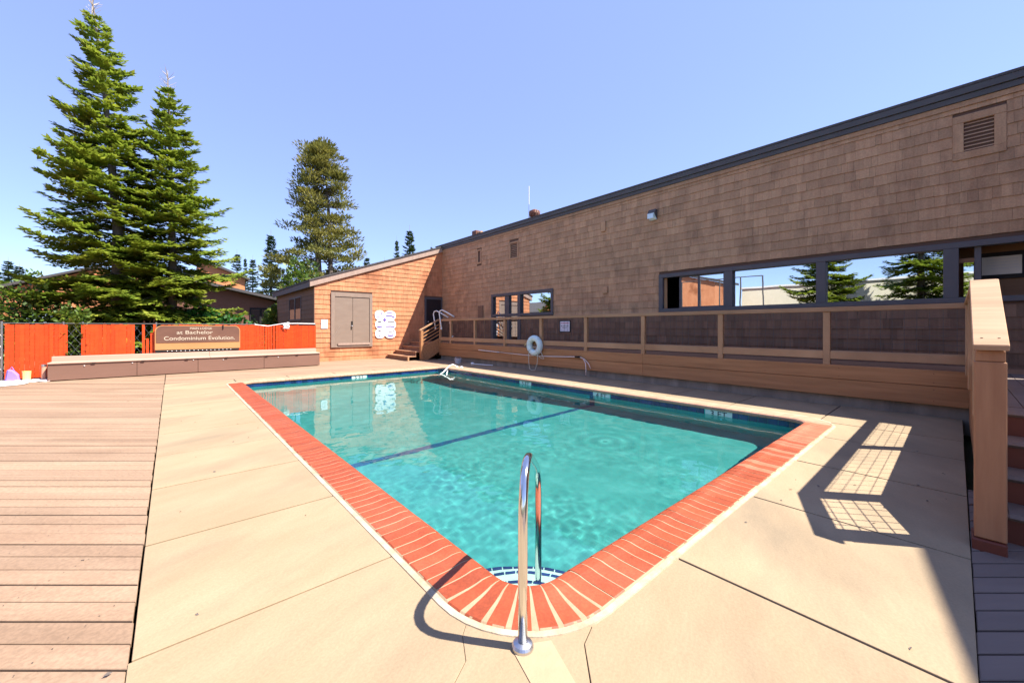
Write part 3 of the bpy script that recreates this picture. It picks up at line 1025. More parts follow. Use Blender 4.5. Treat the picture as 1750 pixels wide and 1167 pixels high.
stroke([(8.0, 2.22), (8.15, 2.25), (8.33, 2.22)], .025, purple)
stroke([(7.98, 2.09), (8.2, 2.10), (8.32, 2.06), (8.42, 2.0)], .045, purple)
stroke([(8.05, 1.79), (8.25, 1.80), (8.42, 1.785)], .03, darkprint)
stroke([(7.97, 1.56), (8.2, 1.57), (8.35, 1.55), (8.41, 1.51)], .045, purple)
stroke([(8.1, 1.28), (8.3, 1.31), (8.42, 1.36)], .025, darkprint)
stroke([(8.06, 1.13), (8.2, 1.09), (8.36, 1.13)], .06, purple)
stroke([(7.55, 2.22), (7.60, 2.24)], .03, purple)
stroke([(7.72, 2.24), (7.80, 2.18)], .03, purple)
stroke([(7.52, 2.04), (7.66, 2.03), (7.78, 2.0)], .02, purple)
stroke([(7.57, 1.79), (7.73, 1.79)], .035, darkprint)
stroke([(7.53, 1.57), (7.65, 1.53), (7.77, 1.57)], .05, purple)
stroke([(7.58, 1.33), (7.65, 1.36), (7.72, 1.31)], .03, darkprint)
stroke([(7.60, 1.11), (7.70, 1.12)], .025, purple)
mb = MB()
mb.ext([(7.83, yp, 1.90), (7.90, yp, 2.0), (7.98, yp, 1.86), (7.92, yp, 1.80)], (0, .002, 0)).build('printed_logo', purple, o)
o = thing('door_notice', (5.14, YE, 1.65), 'small white notice on orange shingles left of the double doors', 'sign')
MB().box(5.0, 5.27, YE - .032, YE - .024, 1.46, 1.86).build('sign_panel', sign_white, o, bevel=.003)
for i in range(4): MB().box(5.05, 5.22, YE - .035, YE - .0325, 1.54 + i * .07, 1.56 + i * .07).build('text_line', grey_plastic, o)

# ------------------------------------------------------------------ raised walkway with railing
XR = 9.6
walk = thing('raised_walkway', (XR, 8, 0), 'raised timber walkway with posts, mesh railing and concrete footing along the lodge', 'walkway')
MB().box(XR + .10, XR + .3, -.20, 16.25, -.25, .24).build('footing', found, walk)
for (p, q) in ((-.2, 5.6), (5.603, 11.0), (11.003, 16.25)):
    MB().box(XR, XR + .05, p, q, .525, .79).build('fascia_board', fascia_wood, walk, bevel=.005)
    MB().box(XR + .006, XR + .052, p, q, .205, .518).build('fascia_board', fascia_wood, walk, bevel=.005)
y = -.15
for k in range(11):
    MB().box(XR + .051 + k * .142, XR + .051 + k * .142 + .136, -3.4, 18.58, .73, .775).build('floor_board', stair_wood, walk)
mb = MB()
for k in range(14):
    for zz in (.58, .73, .27, .46):
        yk = .25 + k * 1.2 + .03 * (k % 3)
        mb.add([(XR - .0015 + (.006 if zz < .5 else 0), yk + .008 * math.cos(t), zz + .008 * math.sin(t)) for t in (0, 1.05, 2.09, 3.14, 4.19, 5.24)], [(0, 1, 2, 3, 4, 5)])
mb.build('nail_head', rust, walk, kind='stuff')
posts = [-.16, 1.67, 3.62, 5.6, 7.54, 9.48, 11.43, 13.39, 15.26, 16.19]
for i, p in enumerate(posts):
    MB().box(XR + .005, XR + .10, p - .055, p + .055, .79, 1.81).build('post', rail_wood, walk, bevel=.005)
MB().box(XR - .02, XR + .125, -.24, 16.26, 1.812, 1.90).build('top_rail', rail_wood, walk, bevel=.006)
for p, q in zip(posts, posts[1:]):
    MB().box(XR + .03, XR + .07, p + .056, q - .056, .985, 1.06).build('lower_rail', rail_wood, walk, bevel=.004)
    MB().box(XR + .012, XR + .028, p + .056, q - .056, .90, 1.045).build('lower_rail', rail_wood, walk, bevel=.004)
    mb = MB()
    n_ = max(2, round((q - p) / .15))
    for k in range(1, n_): mb.box(XR + .048, XR + .053, p + (q - p) * k / n_ - .0025, p + (q - p) * k / n_ + .0025, 1.06, 1.81)
    for k in range(1, 5): mb.box(XR + .054, XR + .059, p + .05, q - .05, 1.06 + .15 * k - .0025, 1.06 + .15 * k + .0025)
    mb.build('wire_mesh', fascia_dark, walk)

# near steps with the big end post
steps = thing('near_steps', (4.7, -.5, 0), 'timber steps with a thick end post and sloping cap beside the near pool deck', 'steps')
PYa, PYb = -.222, -.080
MB().box(4.15, 4.29, PYa, PYb, .07, 1.27).build('newel_post', newel_wood, steps, bevel=.006)
MB().box(4.156, 4.286, PYa + .006, PYb - .006, 1.272, 1.345).build('post_block', newel_wood, steps, bevel=.004)
MB().box(4.12, 4.34, PYa - .0, PYb + .01, -.03, .067).build('post_foot', riser_red, steps, bevel=.006)
cap = MB().ext([(4.11, PYb + .008, 1.345), (5.14, PYb + .008, 1.868), (5.14, PYb + .008, 1.905), (4.11, PYb + .008, 1.385)], (0, PYa - PYb - .016, 0)).build('sloping_cap', rail_wood, steps, bevel=.005)
for yy_ in (-.19, -.115): MB().lathe((4.20, yy_, 1.428), [(.006, -.004), (.007, .004)], 8).build('screw', black_m, cap)
PYm = (PYa + PYb) / 2
for px_ in (5.17, 7.3, 9.4): MB().box(px_ - .07, px_ + .07, PYm - .06, PYm + .06, .75, 1.865).build('post', rail_wood, steps, bevel=.005)
MB().box(5.142, 9.58, PYm - .07, PYm + .07, 1.866, 1.905).build('top_rail', rail_wood, steps, bevel=.005)
MB().bar((4.29, PYm, .55), (5.12, PYm, 1.0), .04, .14).build('lower_rail', rail_wood, steps)
for p, q in ((5.22, 7.25), (7.35, 9.35)):
    MB().box(p, q, PYm - .02, PYm + .02, .93, 1.06).build('lower_rail', rail_wood, steps)
    mb = MB()
    n_ = 12
    for k in range(1, n_): mb.box(p + (q - p) * k / n_ - .002, p + (q - p) * k / n_ + .002, PYm - .002, PYm + .002, 1.06, 1.866)
    for k in range(1, 5): mb.box(p, q, PYm + .003, PYm + .007, 1.06 + .16 * k - .002, 1.06 + .16 * k + .002)
    mb.build('wire_mesh', fascia_dark, steps)
mb = MB()
for k in range(1, 6):
    x_ = 4.29 + .83 * k / 6
    mb.box(x_ - .003, x_ + .003, PYm - .003, PYm + .003, .6 + .45 * k / 6, 1.42 + .42 * k / 6)
for k in range(1, 5):
    mb.bar((4.29, PYm + .006, .62 + .16 * k), (5.12, PYm + .006, 1.07 + .16 * k), .006, .006)
mb.build('wire_mesh', fascia_dark, steps)
MB().ext([(4.36, PYm - .02, .0), (4.9, PYm - .02, .0), (4.9, PYm - .02, .83), (4.5, PYm - .02, .62)], (0, .04, 0)).build('stringer', fascia_wood, steps)
for k in range(4):
    xs_ = 4.42 + .29 * k
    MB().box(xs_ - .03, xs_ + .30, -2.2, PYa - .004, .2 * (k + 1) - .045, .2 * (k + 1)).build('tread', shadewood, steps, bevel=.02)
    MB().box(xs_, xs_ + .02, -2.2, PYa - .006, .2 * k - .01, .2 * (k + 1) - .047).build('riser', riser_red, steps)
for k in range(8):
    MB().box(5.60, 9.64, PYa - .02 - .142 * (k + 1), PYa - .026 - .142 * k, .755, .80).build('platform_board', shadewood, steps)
MB().box(5.33, 9.64, -3.4, PYa - .03, -.1, .75).build('platform_frame', riser_red, steps)
MB().box(4.9, 9.58, PYm - .018, PYm + .018, -.05, .985).build('platform_skirt', fascia_wood, steps)

# far steps at the pool house
fst = thing('far_steps', (8.8, 17.3, 0), 'short shaded timber steps against the pool house with slatted side rail', 'steps')
for k in range(4):
    xs_ = 8.05 + .40 * k
    MB().box(xs_ - .03, xs_ + .42, 16.36, 18.55, .2 * (k + 1) - .05, .2 * (k + 1)).build('tread', stair_wood, fst, bevel=.008)
    MB().box(xs_, xs_ + .02, 16.38, 18.55, .2 * k - .02, .2 * (k + 1) - .052).build('riser', bench_wood, fst)
MB().box(8.02, 8.09, 16.30, 16.36, -.03, .2).build('step_end', rail_wood, fst)
MB().box(8.62, 8.74, 16.19, 16.33, -.03, 1.36).build('newel_post', fascia_wood, fst, bevel=.006)
MB().ext([(8.58, 16.33, 1.345), (9.60, 16.33, 1.865), (9.60, 16.33, 1.92), (8.58, 16.33, 1.40)], (0, -.15, 0)).build('sloping_cap', rail_wood, fst, bevel=.005)
MB().ext([(8.74, 16.29, .0), (8.95, 16.29, -.03), (9.598, 16.29, .35), (9.598, 16.29, 1.0), (8.74, 16.29, .62)], (0, -.05, 0)).build('stringer', fascia_wood, fst)
for k in range(4):
    z0 = .78 + .16 * k
    MB().bar((8.74, 16.26, z0 - .04), (9.60, 16.26, z0 + .40), .03, .045).build('side_slat', fascia_wood, fst)

# ------------------------------------------------------------------ pool equipment
gr = thing('grab_rail', (1.24, 1.34, 0), 'polished steel grab rail arching into the pool at near corner', 'hand rail')
dr = Vector((.766, .643, 0))
P0 = Vector((1.24, 1.34, 0))


def rp(t, z): return P0 + dr * t + Vector((0, 0, z))


pts = [rp(0, .0), rp(.0, .35), rp(.005, .58)]
ctrl = [rp(.005, .58), rp(.02, .83), rp(.17, .87), rp(.36, .77)]
for i in range(1, 10):
    t = i / 9
    b_ = [(1 - t) ** 3, 3 * t * (1 - t) ** 2, 3 * t * t * (1 - t), t ** 3]
    pts.append(sum((c_ * w_ for c_, w_ in zip(ctrl, b_)), Vector((0, 0, 0))))
ctrl = [rp(.36, .77), rp(.62, .63), rp(.83, .60), rp(.84, .34)]
for i in range(1, 10):
    t = i / 9
    b_ = [(1 - t) ** 3, 3 * t * (1 - t) ** 2, 3 * t * t * (1 - t), t ** 3]
    pts.append(sum((c_ * w_ for c_, w_ in zip(ctrl, b_)), Vector((0, 0, 0))))
pts += [rp(.845, 0), rp(.845, -.3), rp(.845, -.76)]
MB().tube(pts, .0225, 16).build('rail_tube', chrome, gr, smooth=True)
MB().lathe((P0.x, P0.y, .012), [(.052, -.012), (.051, .004), (.044, .014), (.025, .022)], 24).build('escutcheon', steel, gr)

lr = thing('life_ring', (XR - .1, 9.66, .86), 'pale aqua life ring hung on the walkway railing', 'life ring')
MB().torus((XR - .10, 9.66, .88), .255, .105, (1, 0, .05), 40, 14).build('ring', ring_m, lr, smooth=True)
for a in range(4):
    an = math.pi / 4 + a * math.pi / 2
    MB().torus((XR - .10, 9.66 + .255 * math.cos(an), .88 + .255 * math.sin(an)), .110, .006, (0, -math.sin(an), math.cos(an)), 20, 5).build('band', rope_m, lr)
MB().tube([(XR - .16, 9.9, .62), (XR - .17, 9.88, .3), (XR - .18, 9.82, .06), (XR - .18, 9.70, -.0 + .02), (XR - .18, 9.56, .04), (XR - .17, 9.46, .28), (XR - .16, 9.44, .62)], .012, 6).build('rope', rope_m, lr, smooth=True)
MB().tube([(XR - .13, 9.36, .72), (XR - .12, 9.22, .50), (XR - .12, 9.18, .45), (XR - .13, 9.30, .46), (XR - .14, 9.42, .52)], .012, 6).build('rope', rope_m, lr, smooth=True)
MB().tube([(XR, 10.1, .90), (XR - .1, 10.12, .92), (XR - .14, 10.12, .86)], .014, 6).build('hanger_hook', yellow_cup, lr)
MB().tube([(XR - .12, 9.42, .82), (XR - .12, 9.9, .82)], .012, 6).build('rope', rope_m, lr)

po = thing('rescue_pole', (XR - .06, 10.4, .55), 'long pale rescue pole with curved hook resting along walkway fascia', 'pole')
MB().tube([(XR - .05, 13.0, .58), (XR - .06, 11.7, .55)], .022, 8).build('pole_section', pole_m, po)
MB().tube([(XR - .06, 11.7, .55), (XR - .07, 10.2, .52), (XR - .07, 9.2, .53), (XR - .06, 8.4, .56), (XR - .05, 7.8, .59)], .017, 8).build('pole_section', pole_m, po, smooth=True)
MB().tube([(XR - .06, 11.76, .55), (XR - .06, 11.62, .547)], .028, 8).build('clamp', steel, po)
MB().tube([(XR - .05, 7.9, .585), (XR - .05, 7.7, .59)], .028, 8).build('clamp', black_m, po)
MB().tube([(XR - .05, 7.72, .59), (XR - .06, 7.58, .56), (XR - .10, 7.45, .42), (XR - .14, 7.40, .22), (XR - .16, 7.40, .06)], .013, 6).build('hook', pole_m, po, smooth=True)
MB().tube([(XR - .05, 7.72, .58), (XR - .05, 7.52, .53), (XR - .06, 7.36, .40), (XR - .07, 7.28, .26)], .013, 6).build('hook', pole_m, po, smooth=True)

ld = thing('pool_ladder', (9.55, 15.9, 1.5), 'white pool ladder hooked over the walkway railing by the far steps', 'ladder')
xl = XR - .10
MB().tube([(xl, 16.39, 1.44), (xl, 16.52, 1.9), (xl, 16.6, 2.15), (xl + .02, 16.56, 2.27), (xl + .06, 16.42, 2.31), (xl + .16, 16.1, 2.17), (xl + .3, 15.75, 1.98)], .028, 8).build('side_rail', white_paint, ld, smooth=True)
MB().tube([(xl, 15.86, 1.44), (xl, 15.98, 1.9), (xl, 16.06, 2.18), (xl + .02, 16.02, 2.29), (xl + .06, 15.90, 2.33), (xl + .16, 15.6, 2.2), (xl + .3, 15.23, 2.0)], .028, 8).build('side_rail', white_paint, ld, smooth=True)
for p in (16.39, 15.86): MB().tube([(xl, p, 1.42), (xl, p + .01, 1.50)], .042, 8).build('rubber_foot', white_paint, ld)
MB().tube([(xl + .22, 15.5, 1.79), (xl + .2, 15.35, 1.4), (xl + .18, 15.19, 1.06), (xl + .17, 15.12, 1.12)], .02, 6).build('brace', white_paint, ld)

cl = thing('pool_corner_rail', (7.9, 12.6, 0), 'white bent tube rail leaning into the far corner of the pool', 'hand rail')
MB().tube([(8.15, 12.5, .04), (7.95, 12.45, .12), (7.75, 12.35, .10), (7.35, 12.15, -.10), (7.0, 12.0, -.22)], .022, 8).build('rail_tube', white_paint, cl, smooth=True)
MB().tube([(7.75, 12.5, -.08), (7.55, 12.2, -.11), (7.3, 11.85, -.14), (7.15, 11.55, -.17)], .02, 8).build('rail_tube', white_paint, cl, smooth=True)
for i, (x_, y_) in enumerate(((8.15, 12.5), (8.2, 12.25))): MB().lathe((x_, y_, .02), [(.06, -.02), (.06, .01), (.03, .03)], 12).build('anchor_cup', white_paint, cl)

o = thing('skimmer_pole', (9.2, 12.5, 0), 'short white skimmer tube lying on the shaded deck by the footing', 'pole')
MB().tube([(9.15, 12.85, .04), (9.35, 12.35, .03), (9.45, 11.95, .03)], .018, 8).build('handle', white_paint, o)
MB().lathe((9.15, 12.88, .05), [(.05, -.05), (.08, .0), (.05, .05)], 10).build('head', white_paint, o)
o = thing('grey_bucket', (9.1, 13.9, 0), 'small grey plastic tub on shaded deck below the walkway', 'tub')
MB().lathe((9.1, 13.85, 0), [(.13, 0), (.15, .17), (.16, .19), (.16, .2)], 12).build('tub_body', grey_plastic, o)
MB().tube([(8.94, 13.85, .2), (9.0, 13.85, .27), (9.2, 13.85, .27), (9.26, 13.85, .2)], .008, 6).build('handle', steel, o)

# ------------------------------------------------------------------ bench box, fence, wooden sign
bn = thing('storage_bench', (1, 17, 0), 'long brown storage bench with pale top in front of the orange fence', 'bench')
seg = [-2.6, -.80, .67, 2.55, 4.44]
for p, q in zip(seg, seg[1:]):
    MB().box(p + .004, q - .004, 16.67, 16.70, .02, .475).build('front_panel', bench_wood, bn, bevel=.004)
for p, q in ((-2.6, 1.0), (1.004, 4.44)):
    MB().box(p, q, 16.64, 16.90, .477, .52).build('seat_plank', bench_top, bn, bevel=.006)
    MB().box(p, q, 16.905, 17.18, .477, .518).build('seat_plank', bench_top, bn, bevel=.006)
    MB().box(p, q, 17.18, 17.40, .50, .66).build('back_ledge', bench_top, bn, bevel=.006)
MB().box(-2.6, -2.57, 16.70, 17.4, .02, .475).build('end_panel', bench_wood, bn)
MB().box(4.41, 4.44, 16.70, 17.4, .02, .475).build('end_panel', bench_wood, bn)
MB().box(-2.5, 4.38, 16.71, 17.38, .02, .47).build('carcass', black_m, bn)
for x_ in (-1.75, -.7, .35, 1.4, 2.6, 3.6): MB().box(x_, x_ + .08, 16.632, 16.645, .462, .485).build('hinge', black_m, bn)
for x_, z_ in ((-1.9, .40), (-.9, .42), (.55, .43), (1.35, .40), (3.0, .40)): MB().lathe((x_, 16.665, z_), [(.012, -.01), (.015, 0), (.01, .01)], 8).build('screw', white_paint, bn)

fn = thing('orange_slat_fence', (.5, 17.5, 0), 'chain fence filled with bright orange plastic slats behind the bench', 'fence')
x = -3.5
gap = [(-2.38, -2.06)]
while x < 4.42:
    if not any(p < x + .03 < q for p, q in gap):
        t_ = 1.60 + rnd.uniform(-.015, .012)
        loose = -.95 < x < -.35 or 2.5 < x < 3.0
        if loose and rnd.random() < .35: t_ -= rnd.uniform(.1, .5)
        if not (loose and rnd.random() < .12):
            k_ = rnd.uniform(-.012, .012) if loose else rnd.uniform(-.006, .006)
            bw_ = .03 * math.sin(x * 2.3) + rnd.uniform(-.004, .004)
            w = .085 if not loose else .066
            MB().ext([(x, 17.49 + bw_, .06), (x + w, 17.487 + bw_, .06), (x + w + k_, 17.497, t_), (x + k_, 17.5, t_)], (0, .008, 0)).build('slat', orange, fn)
    x += .09
for x_ in (-3.56, -2.42, -2.03, -.38, 2.38, 4.48): MB().tube([(x_, 17.54, -.3), (x_, 17.54, 1.68)], .028, 8).build('post', fascia_dark if x_ > 4 else steel, fn)
MB().tube([(-3.56, 17.54, 1.625), (2.38, 17.54, 1.625)], .018, 6).build('top_rail', fascia_dark, fn)
MB().tube([(2.38, 17.51, 1.62), (2.8, 17.5, 1.56), (3.3, 17.5, 1.66), (3.8, 17.5, 1.67), (4.48, 17.5, 1.66)], .016, 6).build('top_rail', white_paint, fn)
mb = MB()
for k in range(44):
    for sg in (-1, 1):
        x0 = -3.6 + k * .19
        mb.bar((x0, 17.515, .06), (x0 + sg * 1.5 * .6, 17.515, 1.56), .003, .003)
mb.build('chain_link_wire', steel, fn)
o = thing('white_rag', (3.35, 17.48, 1.55), 'crumpled white plastic rag tied on the fence top', 'rag')
mb = MB()
for k in range(7):
    a_ = [Vector((3.28 + rnd.uniform(0, .26), 17.46 - rnd.uniform(0, .06), 1.45 + rnd.uniform(0, .28))) for _ in range(4)]
    mb.add(a_, [(0, 1, 2), (0, 2, 3), (0, 3, 1), (1, 3, 2)])
mb.build('rag_cloth', cloth_m, o)

sg = thing('wooden_lodge_sign', (.75, 17.38, 1.2), 'wooden sign with rounded top and cream lettering hung on fence', 'sign')


def rounded(x0, x1, z0, z1, r, y0):
    p = [(x0, y0, z0), (x1, y0, z0)]
    p += [(x1 - r + r * math.cos(t), y0, z1 - r + r * math.sin(t)) for t in [math.pi / 2 * i / 6 for i in range(7)]]
    p += [(x0 + r - r * math.sin(t), y0, z1 - r + r * math.cos(t)) for t in [math.pi / 2 * i / 6 for i in range(7)]]
    return p


MB().ext(rounded(-.41, 1.91, .76, 1.575, .18, 17.40), (0, .045, 0)).build('backing_board', sign_tan, sg)
MB().ext(rounded(-.38, 1.885, .99, 1.555, .165, 17.392), (0, .006, 0)).build('letter_panel', sign_brown, sg)
MB().box(-.40, 1.88, 17.385, 17.399, .685, .755).build('lower_strip', black_m, sg)
cream = mk('cream_lettering', (.56, .48, .36), rough=.6)
text_part('lettering', 'MAIN LODGE', .10, (.78, 17.390, 1.475), FACE_S, cream, sg, sx=1.0)
text_part('lettering', 'at Bachelor', .17, (.62, 17.390, 1.335), FACE_S, cream, sg, sx=1.25, depth=.003)
text_part('lettering', 'Condominium Evolution.', .185, (.78, 17.390, 1.135), FACE_S, cream, sg, sx=1.04, depth=.003)
for k in range(16): MB().lathe((-.1 + k * .115, 17.383, .72), [(.012, -.012), (.014, 0), (.01, .012)], 6).build('bolt', white_paint, sg)
MB().tube([(1.40, 17.38, 1.60), (1.40, 17.38, 1.46)], .02, 6).build('hanger_strap', black_m, sg)

# odds and ends at the fence foot
o = thing('white_towel', (-3.1, 16.6, 0), 'crumpled white towel lying on the deck at far left', 'towel')
mb = MB()
nu, nv = 14, 8
for j in range(nv + 1):
    for i in range(nu + 1):
        x_ = -3.55 + 1.0 * i / nu
        y_ = 16.95 + .42 * j / nv - .3 * (i / nu)
        mb.v.append((x_, y_, .035 + .05 * abs(mnoise.noise(Vector((x_ * 7, y_ * 7, 2)))) - (.03 if i in (0, nu) or j in (0, nv) else 0)))
for j in range(nv):
    for i in range(nu): mb.f.append((j * (nu + 1) + i, j * (nu + 1) + i + 1, (j + 1) * (nu + 1) + i + 1, (j + 1) * (nu + 1) + i))
tw = mb.build('towel_cloth', cloth_m, o, smooth=True)
md = tw.modifiers.new('thickness', 'SOLIDIFY')
md.thickness = .015
o = thing('white_disc', (-3.35, 16.2, 0), 'round white tray on deck at the left edge', 'disc')  # flat round white object of unknown use
MB().lathe((-3.3, 16.35, .005), [(.40, -.005), (.42, .02), (.36, .05), (.1, .06)], 24).build('disc_body', white_paint, o)
MB().lathe((-3.3, 16.35, .06), [(.05, 0), (.05, .03), (.03, .04)], 10).build('disc_knob', white_paint, o)
o = thing('purple_bag', (-3.3, 17.1, 0), 'small purple cloth bag slumped by the orange fence', 'bag')
MB().ext([(-3.42, 17.05, .02), (-3.15, 17.05, .02), (-3.18, 17.05, .2), (-3.28, 17.05, .34), (-3.38, 17.05, .36)], (0, .14, 0)).build('bag_body', purple_cloth, o, bevel=.03)
MB().tube([(-3.34, 17.1, .34), (-3.3, 17.1, .43), (-3.26, 17.1, .33)], .01, 6).build('bag_strap', purple_cloth, o)
o = thing('yellow_cup', (-3.05, 17.1, 0), 'pale yellow plastic cup between purple bag and pipes', 'cup')
MB().lathe((-3.04, 17.1, .01), [(.07, 0), (.085, .27), (.09, .28), (.075, .28), (.06, .05)], 14).build('cup_body', yellow_cup, o)
for i, x_ in enumerate((-2.72, -2.55)):
    o = thing('short_pipe', (x_, 17.05, 0), ('slimmer left-hand pipe stub standing by the orange fence', 'right-hand pipe stub with dark top by the bench end')[i], 'pipe', 'pipe stubs at the fence foot')
    MB().tube([(x_, 17.05, .0), (x_, 17.05, .46 + .03 * i)], .05, 10).build('pipe_body', terracotta, o)
    MB().lathe((x_, 17.05, .46 + .03 * i), [(.056, -.06 - .03 * i), (.056, .0), (.035, .005)], 10).build('pipe_cap', steel if i == 0 else black_m, o)

# leaf litter and grit on the deck
mb = MB()
for k in range(70):
    x, y = rnd.choice(((rnd.uniform(2.5, 8.2), rnd.uniform(0, 1.1)), (rnd.uniform(-.1, 1.0), rnd.uniform(1.8, 12)), (rnd.uniform(-4, -.2), rnd.uniform(2, 12)), (rnd.uniform(8.2, 9.5), rnd.uniform(0, 12))))
    a, l = rnd.random() * 6.28, rnd.uniform(.006, .02)
    q = [(x + l * math.cos(a), y + l * math.sin(a), .004), (x + .4 * l * math.cos(a + 1.6), y + .4 * l * math.sin(a + 1.6), .010), (x - l * math.cos(a), y - l * math.sin(a), .005), (x - .4 * l * math.cos(a + 1.6), y - .4 * l * math.sin(a + 1.6), .003)]
    mb.add(q, [(0, 1, 2, 3)])
mb.build('leaf_litter', bark, kind='stuff')

# ------------------------------------------------------------------ trees


def np_obj(name, V, Fq, mat, parent, kind=None):
    """many quads as one mesh, V: (n,4,3) world"""
    org = np.array(ORG[parent.name]) if parent is not None else np.zeros(3)
    V = (V - org).reshape(-1, 3)
    n = len(V) // 4
    me = bpy.data.meshes.new(name)
    me.vertices.add(len(V))
    me.vertices.foreach_set('co', V.astype(np.float32).ravel())
    me.loops.add(n * 4)
    me.loops.foreach_set('vertex_index', np.arange(n * 4, dtype=np.int32))
    me.polygons.add(n)
    me.polygons.foreach_set('loop_start', np.arange(0, n * 4, 4, dtype=np.int32))
    me.materials.append(mat)
    me.update(calc_edges=True)
    o = bpy.data.objects.new(name, me)
    COL.objects.link(o)
    if parent is not None:
        o.parent = parent
        ORG[o.name] = ORG[parent.name]
    if kind: o['kind'] = kind
    return o


def leaf_quads(P, D, U, l, w):
    """diamond leaves: base points P, directions D, up-ish U (all (n,3)), lengths l, widths w -> (n,4,3)"""
    D = D / np.linalg.norm(D, axis=1, keepdims=True)
    Sd = np.cross(D, U)
    Sd /= np.linalg.norm(Sd, axis=1, keepdims=True) + 1e-9
    l = l[:, None]
    w = w[:, None]
    return np.stack([P, P + D * l * .45 + Sd * w, P + D * l, P + D * l * .45 - Sd * w], axis=1)


def branch_template(L, rg, step=.085, lstep=.075, leaf=(.15, .028), curve=1.0):
    Ps, Ds, Us = [], [], []

    def spine(s): return np.array([s * L, 0, curve * L * (-.16 * math.sin(s * math.pi * .8) + .10 * s * s)])
    nl = max(3, int(L / step))
    for i in range(nl):
        s = .12 + .88 * (i + rg.random() * .6) / nl
        p = spine(s)
        for side in (-1, 1):
            ll = min(.8, (1.02 - s) * L * .52 + .07) * rg.uniform(.7, 1.1)
            ang = math.radians(rg.uniform(42, 62)) * side
            dv = np.array([math.cos(ang), math.sin(ang), rg.uniform(-.22, .12)])
            m = max(2, int(ll / lstep))
            for k in range(m):
                q = p + dv * ll * (k + .2) / m
                q[2] -= .10 * ll * (k / m) ** 2
                for sd in (-1, 1):
                    a2 = ang + sd * math.radians(rg.uniform(20, 50))
                    Ps.append(q)
                    Ds.append([math.cos(a2), math.sin(a2), rg.uniform(-.25, .35)])
                    Us.append([rg.uniform(-.5, .5), rg.uniform(-.5, .5), 1])
        Ps.append(p)
        Ds.append([1, rg.uniform(-.2, .2), rg.uniform(-.1, .3)])
        Us.append([rg.uniform(-.3, .3), rg.uniform(-.3, .3), 1])
    n = len(Ps)
    l = np.array([rg.uniform(.75, 1.25) * leaf[0] for _ in range(n)])
    w = np.array([rg.uniform(.8, 1.3) * leaf[1] for _ in range(n)])
    return leaf_quads(np.array(Ps), np.array(Ds), np.array(Us), l, w)


def fir(name, label, loc, H, R0, zlow, seed, cat='tree', mat=None, tmat=None, dens=1.0, step=.085, lstep=.075, leaf=(.19, .042), power=.8, bare=True, group=None, whorl=.42, lean=0.0, side=None):
    rg = random.Random(seed)
    root = thing(name, loc, label, cat, group)
    base = Vector(loc)
    tm = {}
    parts = []
    tr = MB()
    tr.tube([base + Vector((0, 0, -.3)), base + Vector((.02, 0, H * .4)), base + Vector((lean * .5, 0, H * .75)), base + Vector((lean, 0, H * .985))], [H * .0145, H * .0105, H * .005, .012], 10, )
    limb = MB()
    z = zlow
    while z < H * .935:
        t = (H - z) / (H - zlow)
        Lm = R0 * t ** power
        nb = max(4, int((5 + 3.0 * t) * dens))
        a0 = rg.random() * 6.28
        for k in range(nb):
            az = a0 + 2 * math.pi * (k + rg.uniform(-.3, .3)) / nb
            L = max(.16, Lm * rg.uniform(.62, 1.05))
            if side is not None: L *= 1 - .38 * max(0, math.cos(az - side))
            key = (round(L * 2.5) / 2.5 or .25, rg.randrange(3))
            if key not in tm: tm[key] = branch_template(max(.25, key[0]), rg, step, lstep, leaf)
            pitch = math.radians(34 * (1 - t) ** 1.3 - 13 * t + rg.uniform(-9, 9))
            sc = L / max(.25, key[0])
            ca, sa, cp, sp = math.cos(az), math.sin(az), math.cos(pitch), math.sin(pitch)
            roll = rg.uniform(-.3, .3)
            cr, sr = math.cos(roll), math.sin(roll)
            Mx = np.array([[1, 0, 0], [0, cr, -sr], [0, sr, cr]])
            My = np.array([[cp, 0, -sp], [0, 1, 0], [sp, 0, cp]])
            Mz = np.array([[ca, -sa, 0], [sa, ca, 0], [0, 0, 1]])
            M = Mz @ My @ Mx * sc
            zz = z + rg.uniform(-.1, .1)
            o_ = np.array([base.x + lean * (zz / H) ** 2, base.y, base.z + zz])
            parts.append(tm[key] @ M.T + o_)
            if L > .7:
                p1 = Vector(o_)
                p2 = p1 + Vector(M @ np.array([max(.25, key[0]) * .55, 0, -.10 * L / sc]))
                limb.tube([p1, p2], [.012 + .008 * L, .005], 4, caps=False)
        z += whorl * (.55 + .6 * t) * rg.uniform(.8, 1.2)
    V = np.concatenate(parts)
    np_obj('crown', V, None, mat or needle_y, root)
    tr.build('trunk', tmat or bark, root, smooth=True)
    if limb.v: limb.build('branches', bark, root, smooth=True, kind='stuff')
    if bare:
        mb = MB()
        top = base + Vector((lean, 0, H * .93))
        mb.tube([top, top + Vector((0, 0, H * .07))], [.022, .006], 5)
        for k in range(16):
            a = rg.random() * 6.28
            q = top + Vector((0, 0, H * .062 * rg.random()))
            mb.tube([q, q + Vector((math.cos(a) * .25, math.sin(a) * .25, .16 + .15 * rg.random()))], [.011, .004], 4)
        mb.build('bare_leader', barewood, root)
    return root


fir('fir_tree', 'tallest fir, layered branches, standing left behind the orange fence', (-1.45, 19.6, -.3), 13.35, 3.2, 1.7, 11, power=.86, whorl=.52, dens=1.0, lean=-.6, side=-math.pi / 2)
fir2 = fir('fir_tree', 'slightly shorter fir standing right beside the tallest one', (.02, 19.4, -.3), 11.4, 3.2, 1.6, 23, power=.9, whorl=.47, dens=1.05, lean=-.12, side=-math.pi / 2)


def copy_tree(src, loc, rz, s, label, group=None):
    r = src.copy()
    COL.objects.link(r)
    r.location = loc
    r.rotation_euler = (0, 0, rz)
    r.scale = (s, s, s)
    r['label'] = label
    if group: r['group'] = group
    for c_ in src.children:
        d_ = c_.copy()
        COL.objects.link(d_)
        d_.parent = r
    return r


